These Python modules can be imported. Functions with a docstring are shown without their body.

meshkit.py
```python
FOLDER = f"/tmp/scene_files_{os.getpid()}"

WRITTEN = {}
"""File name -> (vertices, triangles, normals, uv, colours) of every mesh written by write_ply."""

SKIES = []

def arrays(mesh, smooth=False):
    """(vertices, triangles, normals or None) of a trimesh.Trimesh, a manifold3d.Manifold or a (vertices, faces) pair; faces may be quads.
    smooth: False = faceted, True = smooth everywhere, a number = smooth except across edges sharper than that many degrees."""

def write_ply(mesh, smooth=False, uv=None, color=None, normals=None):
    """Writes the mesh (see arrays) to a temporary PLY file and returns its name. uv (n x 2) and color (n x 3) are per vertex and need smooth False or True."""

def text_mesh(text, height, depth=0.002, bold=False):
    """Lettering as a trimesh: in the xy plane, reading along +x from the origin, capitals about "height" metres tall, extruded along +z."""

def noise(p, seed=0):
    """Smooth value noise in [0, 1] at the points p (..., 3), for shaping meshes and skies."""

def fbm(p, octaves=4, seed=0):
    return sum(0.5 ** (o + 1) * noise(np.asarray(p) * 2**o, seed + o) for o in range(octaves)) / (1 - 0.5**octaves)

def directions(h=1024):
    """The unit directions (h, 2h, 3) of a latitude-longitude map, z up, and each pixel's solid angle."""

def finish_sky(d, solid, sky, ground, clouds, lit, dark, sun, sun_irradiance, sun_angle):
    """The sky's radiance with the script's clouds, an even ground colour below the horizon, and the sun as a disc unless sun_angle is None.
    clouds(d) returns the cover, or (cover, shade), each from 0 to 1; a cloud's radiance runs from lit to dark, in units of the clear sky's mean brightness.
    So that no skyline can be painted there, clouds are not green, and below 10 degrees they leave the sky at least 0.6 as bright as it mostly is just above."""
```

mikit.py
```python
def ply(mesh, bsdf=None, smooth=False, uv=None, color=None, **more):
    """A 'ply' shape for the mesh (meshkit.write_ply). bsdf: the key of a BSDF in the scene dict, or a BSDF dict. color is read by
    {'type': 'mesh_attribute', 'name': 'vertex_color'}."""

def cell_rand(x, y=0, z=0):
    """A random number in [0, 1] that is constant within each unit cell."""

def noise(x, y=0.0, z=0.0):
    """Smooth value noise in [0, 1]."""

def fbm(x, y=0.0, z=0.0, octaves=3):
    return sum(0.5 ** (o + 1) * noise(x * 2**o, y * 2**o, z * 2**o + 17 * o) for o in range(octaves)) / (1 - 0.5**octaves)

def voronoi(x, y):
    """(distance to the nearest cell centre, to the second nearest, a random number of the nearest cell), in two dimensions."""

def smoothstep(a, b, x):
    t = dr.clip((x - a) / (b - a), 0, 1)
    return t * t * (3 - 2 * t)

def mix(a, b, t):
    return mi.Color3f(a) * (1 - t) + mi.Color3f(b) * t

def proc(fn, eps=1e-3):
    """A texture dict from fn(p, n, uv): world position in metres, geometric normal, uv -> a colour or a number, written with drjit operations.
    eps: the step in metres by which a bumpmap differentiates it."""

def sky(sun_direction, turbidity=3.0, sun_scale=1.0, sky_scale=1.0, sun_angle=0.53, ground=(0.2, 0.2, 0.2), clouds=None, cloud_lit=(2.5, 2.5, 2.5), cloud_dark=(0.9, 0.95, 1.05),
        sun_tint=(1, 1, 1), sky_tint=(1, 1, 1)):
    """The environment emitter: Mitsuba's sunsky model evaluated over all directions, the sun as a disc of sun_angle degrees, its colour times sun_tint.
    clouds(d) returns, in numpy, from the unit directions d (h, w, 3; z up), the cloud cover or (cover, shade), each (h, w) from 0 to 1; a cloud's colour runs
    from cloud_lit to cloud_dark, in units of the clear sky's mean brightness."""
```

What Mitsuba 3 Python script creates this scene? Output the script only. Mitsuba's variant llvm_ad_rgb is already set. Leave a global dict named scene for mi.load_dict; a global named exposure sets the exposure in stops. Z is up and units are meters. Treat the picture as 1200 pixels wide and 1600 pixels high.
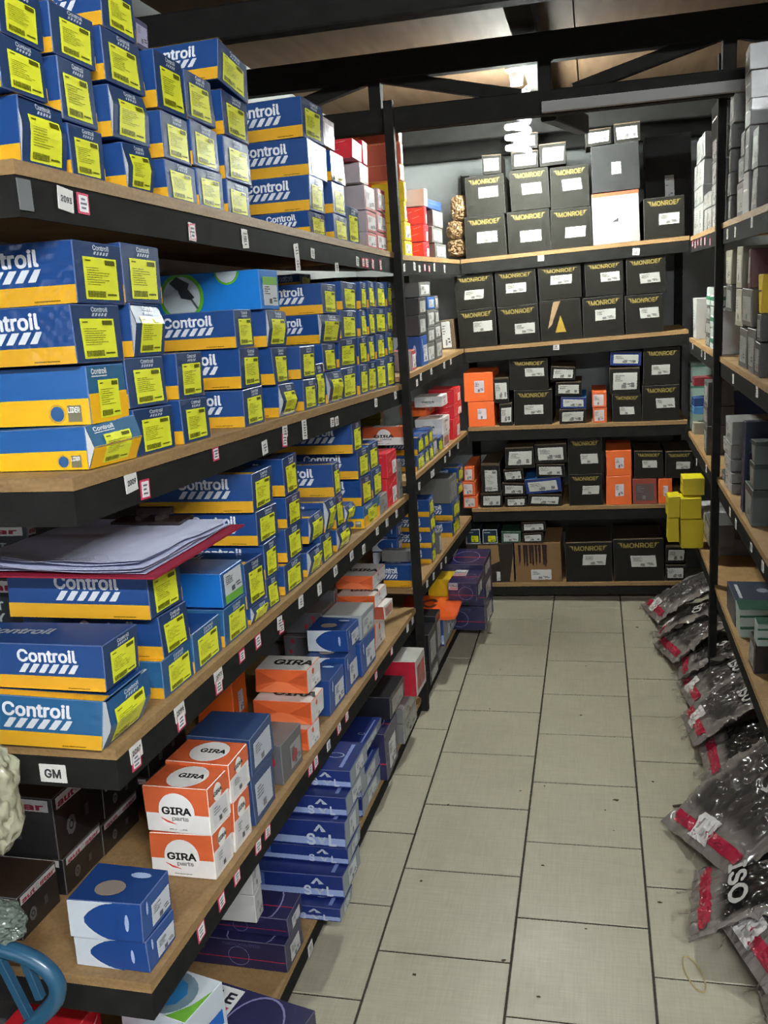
import math, random
import numpy as np, trimesh, drjit as dr, mitsuba as mi
import meshkit, mikit
from mikit import proc, noise, fbm, smoothstep, mix

T4 = mi.ScalarTransform4f
scene, labels = {}, {}

# ------------------------------------------------------------------ camera, light, exposure
EYE = np.array([0.0, 0.0, 1.55])
FWD = np.array([-0.224787, 0.94626, -0.232512])
DOWN = np.array([-0.012721, -0.241449, -0.97033])
F_PX = 1430.3
scene['camera'] = {'type': 'perspective', 'fov_axis': 'x', 'fov': math.degrees(2 * math.atan(600 / F_PX)), 'near_clip': 0.02,
                   'to_world': T4().look_at(origin=EYE.tolist(), target=(EYE + FWD).tolist(), up=(-DOWN).tolist())}
exposure = 1.0
SKY_SCALE = 64.0  # daylight through the unseen shop front behind the camera
LAMP_POWER = 240.0        # compact fluorescent bulb at the back of the aisle
UNSEEN_TUBE_POWER = 330.0         # unseen batten behind the camera, lights the near floor and cartons
scene['sky'] = mikit.sky((-0.3, -0.5, 0.8), turbidity=4, sun_scale=0.0, sky_scale=0.12 * SKY_SCALE, ground=(0.3, 0.3, 0.3),
                         clouds=lambda d: (np.ones(d.shape[:2]), 0.3 * meshkit.fbm(d * 2.0, 3)), cloud_lit=(1.0, 1.04, 1.12), cloud_dark=(0.8, 0.84, 0.92))


# ------------------------------------------------------------------ helpers
def lin(c):
    if isinstance(c, str):
        c = tuple(int(c[i:i + 2], 16) for i in (0, 2, 4))
    c = np.array(c, float) / 255.0
    return np.where(c <= 0.04045, c / 12.92, ((c + 0.055) / 1.055) ** 2.4)


def key(name):
    if name not in scene and name not in labels:
        return name
    n = 1
    while f'{name}_{n:03d}' in scene or f'{name}_{n:03d}' in labels:
        n += 1
    return f'{name}_{n:03d}'


NEXT = {}


def numbered(name):
    n = NEXT.get(name, 0)
    NEXT[name] = n + 1
    return name if n == 0 else f'{name}_{n:03d}'


def tag(k, label=None, cat=None, group=None, kind=None):
    d = labels.setdefault(k, {})
    for a, b in (('label', label), ('category', cat), ('group', group), ('kind', kind)):
        if b:
            d[a] = b


class MB:
    """Coloured triangles of one mesh."""

    def __init__(self):
        self.v, self.f, self.c, self.n = [], [], [], 0

    def add(self, v, f, col):
        v = np.asarray(v, float).reshape(-1, 3)
        f = np.asarray(f, int)
        if f.shape[1] == 4:
            f = np.vstack([f[:, [0, 1, 2]], f[:, [0, 2, 3]]])
        self.v.append(v)
        self.f.append(f + self.n)
        self.c.append(np.broadcast_to(np.asarray(lin(col) if isinstance(col, str) else col), v.shape))
        self.n += len(v)

    def box(self, a, b, col, M=None):
        m = trimesh.creation.box(bounds=[np.minimum(a, b), np.maximum(a, b)])
        v = m.vertices if M is None else m.vertices @ M[:3, :3].T + M[:3, 3]
        self.add(v, m.faces, col)

    def arrays(self):
        return np.vstack(self.v), np.vstack(self.f), np.vstack(self.c)

    def entry(self, k, bsdf, M=None, warp=None, smooth=False):
        v, f, c = self.arrays()
        if warp is not None:
            v = warp(v)
        if M is not None:
            v = v @ M[:3, :3].T + M[:3, 3]
        scene[k] = mikit.ply((v, f), bsdf, smooth=smooth, color=c)
        return k


def put(k, mesh, bsdf, smooth=False):
    scene[k] = mikit.ply(mesh, bsdf, smooth=smooth)
    return k


def rot(axis, deg):
    return trimesh.transformations.rotation_matrix(math.radians(deg), axis)


def bar(p, q, w, h, up=(0, 0, 1)):
    """A beam of section w x h from p to q, edges slightly bevelled."""
    p, q = np.asarray(p, float), np.asarray(q, float)
    d = q - p
    L = np.linalg.norm(d)
    d /= L
    s = np.cross(d, up)
    s /= np.linalg.norm(s)
    t = np.cross(s, d)
    b = min(w, h) * 0.08
    ring = [(-w / 2 + b, -h / 2), (w / 2 - b, -h / 2), (w / 2, -h / 2 + b), (w / 2, h / 2 - b), (w / 2 - b, h / 2), (-w / 2 + b, h / 2), (-w / 2, h / 2 - b), (-w / 2, -h / 2 + b)]
    v = [p + s * x + t * y for x, y in ring] + [q + s * x + t * y for x, y in ring]
    f = []
    for i in range(8):
        j = (i + 1) % 8
        f += [[i, j, j + 8], [i, j + 8, i + 8]]
    for i in range(1, 7):
        f += [[0, i + 1, i], [8, 8 + i, 8 + i + 1]]
    m = trimesh.Trimesh(v, f, process=False)
    return m if m.volume > 0 else trimesh.Trimesh(v, np.array(f)[:, ::-1], process=False)


def angle_iron(p, q, w, th, s, t):
    """An L profile from p to q with legs along s and t."""
    p, q, s, t = (np.asarray(x, float) for x in (p, q, s, t))
    poly = [(0, 0), (w, 0), (w, th), (th, th), (th, w), (0, w)]
    v = [p + s * a + t * b for a, b in poly] + [q + s * a + t * b for a, b in poly]
    f = []
    for i in range(6):
        j = (i + 1) % 6
        f += [[i, j, j + 6], [i, j + 6, i + 6]]
    caps = [[0, 1, 2], [0, 2, 3], [0, 3, 4], [0, 4, 5]]
    f += [c[::-1] for c in caps] + [[a + 6 for a in c] for c in caps]
    m = trimesh.Trimesh(v, f, process=False)
    return m if m.volume > 0 else trimesh.Trimesh(v, np.array(f)[:, ::-1], process=False)


TEXTS = {}


def text2d(s):
    if s not in TEXTS:
        m = meshkit.text_mesh(s, 1.0, 0.1, bold=True)
        from shapely import union_all
        from shapely.geometry import Polygon
        tri = m.vertices[m.faces[m.face_normals[:, 2] > 0.9]][:, :, :2]
        g = union_all([Polygon(t).buffer(0.004) for t in tri]).buffer(0.02).simplify(0.012)
        V, F, n = [], [], 0
        for p in getattr(g, 'geoms', [g]):
            v, f = trimesh.creation.triangulate_polygon(p, engine='earcut')
            V.append(v)
            F.append(np.asarray(f) + n)
            n += len(v)
        v, f = np.vstack(V), np.vstack(F)
        e = np.cross(np.c_[v[f[:, 1]] - v[f[:, 0]], np.zeros(len(f))], np.c_[v[f[:, 2]] - v[f[:, 0]], np.zeros(len(f))])[:, 2]
        f[e < 0] = f[e < 0][:, ::-1]
        v = v - [v[:, 0].min(), 0]
        TEXTS[s] = (v, f, v[:, 0].max())
    return TEXTS[s]


# ------------------------------------------------------------------ materials
VC = {'type': 'mesh_attribute', 'name': 'vertex_color'}


def two(b):
    return {'type': 'twosided', 'bsdf': b}


scene['carton_print'] = two({'type': 'principled', 'base_color': VC, 'roughness': 0.38, 'specular': 0.5})
scene['carton_gloss'] = two({'type': 'principled', 'base_color': VC, 'roughness': 0.3, 'specular': 0.5, 'clearcoat': 0.7, 'clearcoat_gloss': 0.93})
scene['paper_label'] = two({'type': 'principled', 'base_color': VC, 'roughness': 0.33, 'specular': 0.5})
scene['cling_film'] = two({'type': 'bumpmap', 'scale': 1.0, 'arbitrary': proc(lambda p, n, uv: 0.0011 * noise(p.x * 45, p.y * 45, p.z * 45) + 0.0005 * noise(p.x * 120 + 3, p.y * 30, p.z * 120)),
                           'bsdf': {'type': 'principled', 'base_color': VC, 'roughness': 0.14, 'specular': 0.55}})
scene['bag_film'] = two({'type': 'bumpmap', 'scale': 1.0, 'arbitrary': proc(lambda p, n, uv: 0.004 * fbm(p.x * 14, p.y * 14, p.z * 14, 2) + 0.002 * noise(p.x * 10 + 3, p.y * 40, p.z * 20)),
                         'bsdf': {'type': 'principled', 'base_color': VC, 'roughness': 0.17, 'specular': 0.7}})
scene['matte_print'] = two({'type': 'principled', 'base_color': VC, 'roughness': 0.75, 'specular': 0.3})
scene['shiny_film'] = two({'type': 'principled', 'base_color': VC, 'roughness': 0.16, 'specular': 0.7, 'clearcoat': 0.5, 'clearcoat_gloss': 0.95})


def black_fn(p, n, uv):
    g = fbm(p.x * 30, p.y * 30, p.z * 30, 3)
    d = smoothstep(0.62, 0.8, fbm(p.x * 6 + 5, p.y * 6, p.z * 9, 3))
    return mix((0.013, 0.013, 0.012), (0.022, 0.0215, 0.020), g) * (1 - 0.35 * d) + mi.Color3f(0.03, 0.029, 0.027) * (0.35 * d)


scene['black_paint'] = two({'type': 'principled', 'base_color': proc(black_fn), 'roughness': 0.7, 'specular': 0.03})


def ply_fn(p, n, uv):
    grain = fbm(p.x * 18, p.y * 18, p.z * 160, 3)
    chips = noise(p.x * 240, p.y * 240, p.z * 240)
    c = mix((0.235, 0.135, 0.055), (0.345, 0.215, 0.095), grain)
    return c * (0.86 + 0.28 * chips)


scene['board_wood'] = two({'type': 'principled', 'base_color': proc(ply_fn), 'roughness': 0.55, 'specular': 0.35})


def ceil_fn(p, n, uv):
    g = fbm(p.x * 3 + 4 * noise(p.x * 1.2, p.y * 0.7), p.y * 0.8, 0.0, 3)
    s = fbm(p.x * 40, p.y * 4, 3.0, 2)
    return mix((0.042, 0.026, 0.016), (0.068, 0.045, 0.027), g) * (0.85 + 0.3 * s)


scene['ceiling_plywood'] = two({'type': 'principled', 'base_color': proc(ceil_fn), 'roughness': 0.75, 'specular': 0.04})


def wall_fn(p, n, uv):
    g = fbm(p.x * 5, p.y * 5, p.z * 5, 3)
    return mix((0.20, 0.21, 0.205), (0.26, 0.27, 0.265), g)


scene['wall_paint'] = two({'type': 'principled', 'base_color': proc(wall_fn), 'roughness': 0.7, 'specular': 0.3})


def tile_fn(p, n, uv):
    linen = 0.5 * noise(p.x * 420, p.y * 22) + 0.5 * noise(p.x * 24, p.y * 420)
    cloud = fbm(p.x * 2.2, p.y * 2.2, 1.0, 3)
    dirt = smoothstep(0.55, 0.8, fbm(p.x * 9 + 7, p.y * 7, 2.0, 3))
    c = mix((0.34, 0.31, 0.225), (0.43, 0.395, 0.30), 0.75 * linen + 0.25 * cloud)
    return c * (1 - 0.05 * dirt)


scene['tile_glaze'] = two({'type': 'principled', 'base_color': proc(tile_fn), 'roughness': proc(lambda p, n, uv: 0.32 + 0.14 * fbm(p.x * 8, p.y * 8, 0.0, 2)), 'specular': 0.16})
scene['grout'] = two({'type': 'diffuse', 'reflectance': {'type': 'rgb', 'value': [0.055, 0.05, 0.04]}})
scene['lamp_plastic'] = two({'type': 'principled', 'base_color': {'type': 'rgb', 'value': [0.8, 0.8, 0.78]}, 'roughness': 0.4})
scene['clear_film'] = {'type': 'thindielectric', 'int_ior': 1.35}
ROWS = {
 'N1': '''
c 13 99 86 66 12 260;c 26 99 152 65 12 260;c* 40 100 0 86 12 260;c 142 96 73 83 12 260;c 142 110 157 67 12 260;c 151 90 0 73 12 260;c 272 121 151 76 12 260;c* 279 110 73 78 12 260;c 281 102 227 70 12 260;c* 301 88 0 73 12 260;lav 416 47 235 45 30 260;c 443 114 0 67 12 260;c 438 112 67 78 12 260;c 439 109 145 91 12 260;c 551 122 71 79 12 260;c 549 119 150 81 12 260;c 558 118 0 71 12 260;c 698 114 0 66 12 260;c 698 133 66 83 12 260;cg 707 132 149 81 12 260;c 706 146 230 76 12 260 -7;c 1209 126 0 57 12 260;c 1219 119 57 85 12 260;c 1233 158 142 88 12 260;cg 1231 144 230 94 12 260;pink 1376 107 234 74 12 260;c 1413 129 0 69 12 260;c 1424 119 69 83 12 260;cg 1424 134 152 81 12 260;c 1544 135 0 105 12 260;redb 1657 108 244 55 12 200;rw 1728 101 185 59 12 200;rw 1761 126 0 47 12 200;rw 1764 135 111 74 12 200;rw 1769 119 47 63 12 200;redb 1769 63 244 70 12 200;rw 1889 132 0 57 12 200;rw 1900 127 57 66 12 200;rw 1923 105 123 71 12 200''',
 'N2': '''
c 60 130 151 83 12 260;cold* 68 130 0 64 12 260;cold 81 109 64 87 12 260;c 83 132 234 89 12 260;c 195 125 76 79 12 260;c 197 136 0 76 12 260;c* 219 111 155 83 12 260;c 217 123 238 90 12 260;c 362 115 0 78 12 260;c 363 109 78 80 12 260;c 630 96 159 77 12 260;c 639 120 0 78 12 260;c 640 112 78 81 12 260;dk 780 290 0 310 280 200;shock 786 114 237 86 12 260;c* 808 116 157 80 12 260;c 828 98 74 83 12 260;c* 850 105 0 74 12 260;c 1016 109 0 76 12 260;c 1018 108 76 79 12 260;dk 1080 290 0 307 280 200;c* 1126 72 0 110 12 260;c 1199 116 84 72 12 260;c* 1200 151 157 76 12 260;c* 1219 126 0 84 12 260;c 1218 135 232 81 12 260;c 1346 160 0 88 12 200;c 1363 160 88 79 12 200;dk 1380 290 0 304 280 200;c 1381 160 166 79 12 200;c 1399 160 245 79 12 200;c 1488 108 324 35 160 100;c 1542 97 0 89 12 200;c 1560 78 89 81 12 200;c 1579 78 170 81 12 200;c 1597 78 250 81 12 200;c 1640 101 0 94 12 200;c 1658 83 94 80 12 200;dk 1680 290 0 301 280 200;c 1677 83 174 81 12 200;c 1695 83 255 81 12 200;c 1741 138 0 97 12 200;c 1760 120 97 80 12 200;c 1779 120 178 81 12 200;c 1797 120 258 81 12 200;c 1881 122 0 104 12 200;c 1900 104 104 80 12 200;c 1918 85 184 80 12 200;c 1937 67 264 80 12 200''',
 'N3': '''
teal* -6 122 0 82 12 260;c 14 104 82 72 12 260;c 165 113 142 85 12 260;cteal 178 115 0 66 12 260;c 192 101 66 75 12 260;cv~ 219 25 0 80 280 200;cv 219 25 81 115 280 200;cv~ 247 25 0 96 280 200;cv~ 247 25 97 96 280 200;cv 247 25 195 88 280 200;cteal 294 127 0 73 12 260;cteal 433 115 0 76 12 260;clut 438 110 76 72 12 300;c 549 108 37 97 12 260;c* 568 93 0 37 12 260;c 626 122 223 84 12 260;c 640 123 149 74 12 260;c 661 72 0 69 12 260;c 661 79 69 80 12 260;c 778 122 0 71 12 260;c 799 113 71 77 12 260;c 811 106 148 72 12 260;c 815 97 221 90 12 260;c* 929 103 0 63 12 260;c* 964 118 75 66 12 260;c 1043 107 0 75 12 260;c* 1082 82 75 80 12 260;il 1184 71 150 90 12 260;c* 1185 117 0 62 12 260;c 1199 69 62 88 12 260;c* 1268 96 62 45 12 260;c 1391 106 238 88 12 260;c 1439 128 155 84 12 260;cold 1467 200 0 70 12 260;c 1468 105 70 85 12 260;c 1568 113 158 84 12 260;c 1583 125 70 88 12 260;greyl 1672 93 0 63 12 160;red 1774 143 0 98 12 160;red 1786 139 98 84 12 160;greyl 1926 70 0 128 12 160''',
 'N4': '''
sachs 12 101 58 70 12 130;sachs 19 94 0 58 12 130;auto 57 115 0 83 270 220;auto 179 160 77 124 270 220;auto 188 132 0 77 270 220;gira 278 86 0 92 12 130;gira 275 90 92 93 12 130;auto 321 140 0 70 270 220;auto 340 134 70 69 270 220;gira 374 83 0 106 12 130;gira 366 104 106 84 12 130;dblue 472 125 0 107 12 140;dblue 477 132 107 86 12 140;auto~ 519 183 0 66 270 220;auto 519 183 67 73 270 220;gdot 651 130 0 100 12 160;fold 831 80 0 55 12 120;fold 856 108 55 61 12 150;fold 901 100 117 64 30 140;oran 908 94 0 138 240 100;sachs 1035 138 0 101 20 120;sachs 1187 131 0 110 20 120;sachs 1229 121 110 67 20 120;sachs 1325 166 0 105 12 100;grayw 1351 148 105 76 12 120;gdot 1365 107 0 40 150 120;gdot 1375 139 40 67 150 120;gdot 1395 130 107 68 150 120;gdot 1480 94 0 42 280 120;gdot 1499 90 42 44 280 120;gdot~ 1533 43 0 140 150 120;gdot 1533 43 141 66 150 120;fold 1558 130 0 89 30 120;fold 1577 155 135 42 30 130;whred 1601 112 89 46 6 50;fold 1648 163 177 49 50 130''',
 'N5': '''
wht~ 506 50 124 70 60 150;wht 506 50 195 79 60 150;fras 516 106 0 73 0 300;fras 537 98 73 50 0 300;exal 700 105 0 41 -70 240;exal 732 153 41 59 -70 240;exal 785 123 100 46 -70 240;exal 781 121 146 72 -70 240;exal 804 181 218 53 -70 240;exal 850 162 271 47 -70 240;exal 1165 215 59 58 0 120;exal 1167 213 0 59 0 120;exal 1185 244 160 35 0 120;fras 1381 169 0 160 -20 200;blk 1480 190 160 76 -20 160;greyl~ 1631 212 0 72 -20 150;greyl 1631 212 73 52 -20 150;redc 1744 144 124 128 -50 200''',
 'F1': '''
oranw 182 64 258 56 12 150;yelw 185 128 0 54 12 120;yelw 200 95 54 65 12 120;oranw 196 49 386 35 12 150;yelw 208 46 119 69 12 120;oranw 208 37 314 72 12 150;yelw 225 41 188 70 12 120;oran 246 144 281 152 120 200;oran~ 267 123 187 93 120 200;oran~ 296 94 94 93 120 200;oran~ 314 76 0 93 120 200;pink~ 421 90 0 93 100 150;pink~ 421 102 94 93 100 150;pink~ 421 106 188 93 100 150;pink 421 106 282 88 100 150;pink 444 106 371 84 100 150;red 512 101 0 60 12 100;red 524 80 60 66 12 100;red 551 50 126 69 12 100;wht 564 59 196 68 12 120;blu 624 272 194 37 12 100;gryw 682 225 62 64 12 100;gryw 714 212 126 67 12 100;gryw 733 233 0 62 12 100''',
 'F2': '''
dk 60 270 0 355 240 220;redw 189 81 0 77 12 130;sachs2 354 125 0 118 12 130;shk 352 123 118 77 12 130;dk 360 270 0 355 240 220;shk 371 123 195 68 12 130;gryw 390 196 263 57 12 130;gryw 482 133 0 80 12 130;gryw 500 133 80 60 12 130;gryw 516 129 140 71 12 130;blw 524 142 210 49 12 130;gryw 640 136 0 85 12 130;gryw 646 110 85 62 12 130;gryw 651 89 147 58 12 130;dk 660 270 0 355 240 220;gryw 667 72 205 58 12 130;dk 940 270 0 355 240 220''',
 'F3': '''
gira 18 42 128 69 12 160;c 183 130 0 62 12 120;c 198 122 62 65 12 120;c 318 80 0 62 12 120;c 320 79 62 62 12 120;olive~ 377 54 0 134 200 200;olive 377 54 135 43 200 200;olive 387 54 178 44 200 200;c 400 80 0 66 12 120;c 407 73 66 62 12 120;gryw 481 77 0 78 12 120;c 579 102 0 67 12 120;wgira 683 167 62 70 12 120;whred 698 134 0 62 12 120;wgira 701 127 181 47 12 120;oran 783 186 132 49 100 120;red 942 161 0 97 12 120;red 971 196 97 63 12 120;red 987 162 160 69 12 120''',
 'F4': '''
c 18 57 0 89 20 110;grey 50 47 89 45 30 110;sachs~ 134 75 0 105 100 100;sachs 134 75 106 52 100 100;sachs 145 76 158 56 100 100;sachs 158 76 215 52 100 100;c 330 102 198 73 12 140;c 335 106 135 64 12 140;c 345 83 0 66 12 140;c 347 81 66 69 12 140;sachs 429 66 0 87 100 100;sachs 442 53 87 61 100 100;sachs 456 66 148 57 100 100;gryw 495 47 0 95 12 140;c 781 201 0 71 12 140;grey 791 155 155 115 12 140;c 815 186 71 84 12 140;c 951 150 155 56 12 140;c 981 139 211 74 12 140''',
 'F5': '''
blk~ 60 161 0 62 -20 200;blk 60 146 63 147 -20 200;blk 207 85 69 164 -20 200;grey 257 157 0 69 -10 100;exal 293 281 69 130 -30 150;fras 475 185 199 87 -140 119;yelb 533 127 199 80 -20 100;fras~ 661 253 0 114 -140 300;fras~ 661 253 115 114 -140 300;fras 661 253 229 79 -140 300''',
 'B1': '''
m 29 190 0 183 12 300;m 47 179 183 176 12 300;ll 128 89 359 84 12 200 -2;m 227 194 0 187 12 300;m 246 180 187 178 12 300;ll 260 122 365 75 12 200 -1;ll 265 119 446 68 12 200 -3;ll 385 120 365 96 12 200;m 422 183 0 175 12 300;m 429 173 175 179 12 300;ll 590 115 422 70 12 200 2;big 605 209 0 224 12 300;bigb 612 207 224 198 12 300;ll 715 115 422 83 12 200;m 826 176 0 179 12 300;bigb 856 211 0 470 320 120''',
 'B2': '''
kw -107 68 0 143 12 300;m -26 185 180 160 12 300;m -21 183 0 180 12 300;m 168 189 0 177 12 300;m 168 190 177 162 12 300;m 364 198 188 151 12 300;mt 366 188 0 188 12 300;m 559 184 0 184 12 300;m 576 171 184 154 12 300;m 748 166 0 175 12 300;m 758 176 175 163 12 300''',
 'B3': '''
oran -13 144 123 139 12 300;oran 3 129 0 123 12 300;ll 132 71 111 123 12 300;ll 152 65 0 111 12 300;m 208 184 170 146 12 300;m 227 182 0 170 12 300;ll 402 113 204 67 12 300 -3;ll 424 119 130 67 12 300 -3;ll 436 125 0 70 12 300;llb 443 122 70 55 12 300 -2;orw 594 65 0 73 12 300;orw 589 70 73 73 12 300;ll 674 138 132 125 12 300;m 685 134 0 132 12 300;llb 675 140 258 67 12 300 -3;m 818 169 0 168 12 300;m 824 164 168 167 12 300''',
 'B4': '''
orw -42 76 0 63 12 300;orw -38 64 63 71 12 300;orw -30 52 134 74 12 300;ll 47 107 0 75 12 300;llv 54 95 75 146 12 300;ll 158 111 57 65 12 300 -1;ll 169 106 0 51 12 300 1;ll 169 100 129 59 12 300 3;ll 174 143 194 107 12 300;llb 270 173 62 76 12 300 3;ll 278 166 0 56 12 300 -3;ll 323 139 144 64 12 300 -2;ll 322 154 214 97 12 300;m 476 164 0 155 12 300;m 476 164 155 175 12 300;oran 650 120 0 141 12 300;oran 657 119 141 125 12 300;red2 774 114 0 126 12 300;m 784 134 126 130 12 300;oran 893 63 0 122 12 300;m 924 126 122 129 12 300''',
 'B5': '''
kb -31 231 0 205 12 300;gnw -31 75 205 77 12 220;gnw 52 78 205 75 12 220;grl 142 101 205 63 12 220;kb2 208 229 0 204 12 300;ll 253 102 204 51 12 220 1;ll 248 121 261 51 12 220 1;m 452 227 0 202 12 300;m 686 236 0 216 12 300;ll 928 94 0 83 12 300 -1;ll 927 93 89 84 12 300 -1''',
 'R1': '''
wl 2 114 118 69 12 130;wl 2 111 186 99 12 130;wl 7 117 0 118 12 130;wl 78 106 286 92 12 130;wl 120 114 118 69 12 130;wl 117 111 186 99 12 130;wl 127 117 0 118 12 130;wl 188 106 286 92 12 130;wl 232 113 186 99 12 130;wl 238 116 118 69 12 130;wl 248 119 0 118 12 130;wl 297 108 286 92 12 130;wl 399 112 82 60 12 130;wl 409 113 0 82 12 130;wl 515 114 82 60 12 130;wl 525 115 0 82 12 130;blkp 589 200 304 125 12 130;wl 651 178 80 73 12 130;wl 651 156 227 77 12 130;wl 662 178 0 80 12 130;wl 662 157 152 75 12 130;gwp~ 957 63 0 103 12 130;gwp~ 957 63 104 103 12 130;gwp~ 957 63 208 103 12 130;gwp 957 63 311 74 12 130;gwp 1075 115 293 92 12 130;gw 1079 72 79 71 12 130;gw 1089 73 0 79 12 130;gw 1094 62 149 71 12 130;gw 1090 62 221 73 12 130;gw 1299 118 0 100 12 130;gw 1309 108 100 69 12 130;gw 1326 92 169 69 12 130;silv 1382 104 382 71 12 130;silv 1407 92 306 76 12 130;silv~ 1419 92 0 117 12 130;silv~ 1419 92 118 117 12 130;silv 1419 92 236 69 12 130;gw 1560 100 110 105 12 130;gw 1573 89 0 110 12 130;gdk 2140 300 0 340 12 400;gw 2460 300 0 300 12 400''',  # last pair of cartons stands out of view, placed to shade the rack
 'R2': '''
wht 17 145 0 174 12 120;gw 524 141 0 47 12 120;gw 516 148 47 53 12 120;gw 533 132 100 58 12 120;grn 527 135 158 70 12 120;grn~ 666 137 0 78 12 120;grn~ 666 137 79 78 12 120;grn 666 137 158 70 12 120;wht 961 59 0 153 12 120;gw 1083 139 153 87 12 120;beige 1082 122 239 108 12 120;beige~ 1316 124 116 111 12 120;beige 1316 124 229 124 12 120;gw 1408 145 0 116 12 120;gw 1444 187 124 106 12 120;wine 1546 43 230 110 12 120;gw 1565 130 0 124 12 120;gdk 1696 88 0 94 12 120;gdk 1714 54 94 74 12 120;yelb 1726 52 168 104 12 120;gdk 2140 300 0 300 12 400;gw 2460 300 0 320 12 400''',  # nearest pair is out of view and keeps front light off this shelf
 'R3': '''
mint~ -147 97 0 110 12 100;mint~ -147 97 111 110 12 100;mint -147 97 222 88 12 100;blu 13 85 126 41 12 100;redp 6 85 215 42 12 100;sky 20 85 91 35 12 100;beige 40 73 0 55 12 100;blu~ 206 128 0 70 100 250;blu 206 128 71 134 100 250;blu~ 338 130 0 70 100 250;blu 338 130 71 134 100 250;gw 482 128 194 98 12 100;gw 492 119 117 77 12 100;gw 502 119 0 117 12 100;gw 1075 78 0 38 12 160;wl 1085 192 109 49 12 160;wl 1139 146 70 39 12 160;wl 1142 152 158 81 12 160;wl 1174 139 0 35 12 160;wl 1166 139 35 35 12 160;idn 1505 48 0 276 12 160;gmid 1589 141 0 108 12 160;gmid 1654 74 108 74 12 160;gmid 1686 61 182 65 12 160;gdk 2140 300 0 280 12 400;gw 2460 300 0 300 12 400''',  # out-of-view pair at the near end shades this shelf
 'R4': '''
wht 347 111 116 44 12 90;gbig 391 188 69 47 60 250;yel 440 90 222 75 -70 85;gbig 452 200 0 69 60 250;yel 450 100 0 126 -78 90;yel 445 100 25 105 -128 45;yel 450 100 127 88 -80 85;yel 445 100 132 90 -130 50;wht 462 113 116 44 12 90;gw 580 194 69 92 12 90;navyf 1270 192 0 95 12 160;grnw 1463 88 0 95 12 200;blk 1741 86 0 97 12 200;grnw 1799 64 97 66 12 200;gdk 2140 300 0 300 12 400;gw 2460 300 0 240 12 400''',  # closing pair lies out of view, placed to shade the cartons beyond
}
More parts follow.
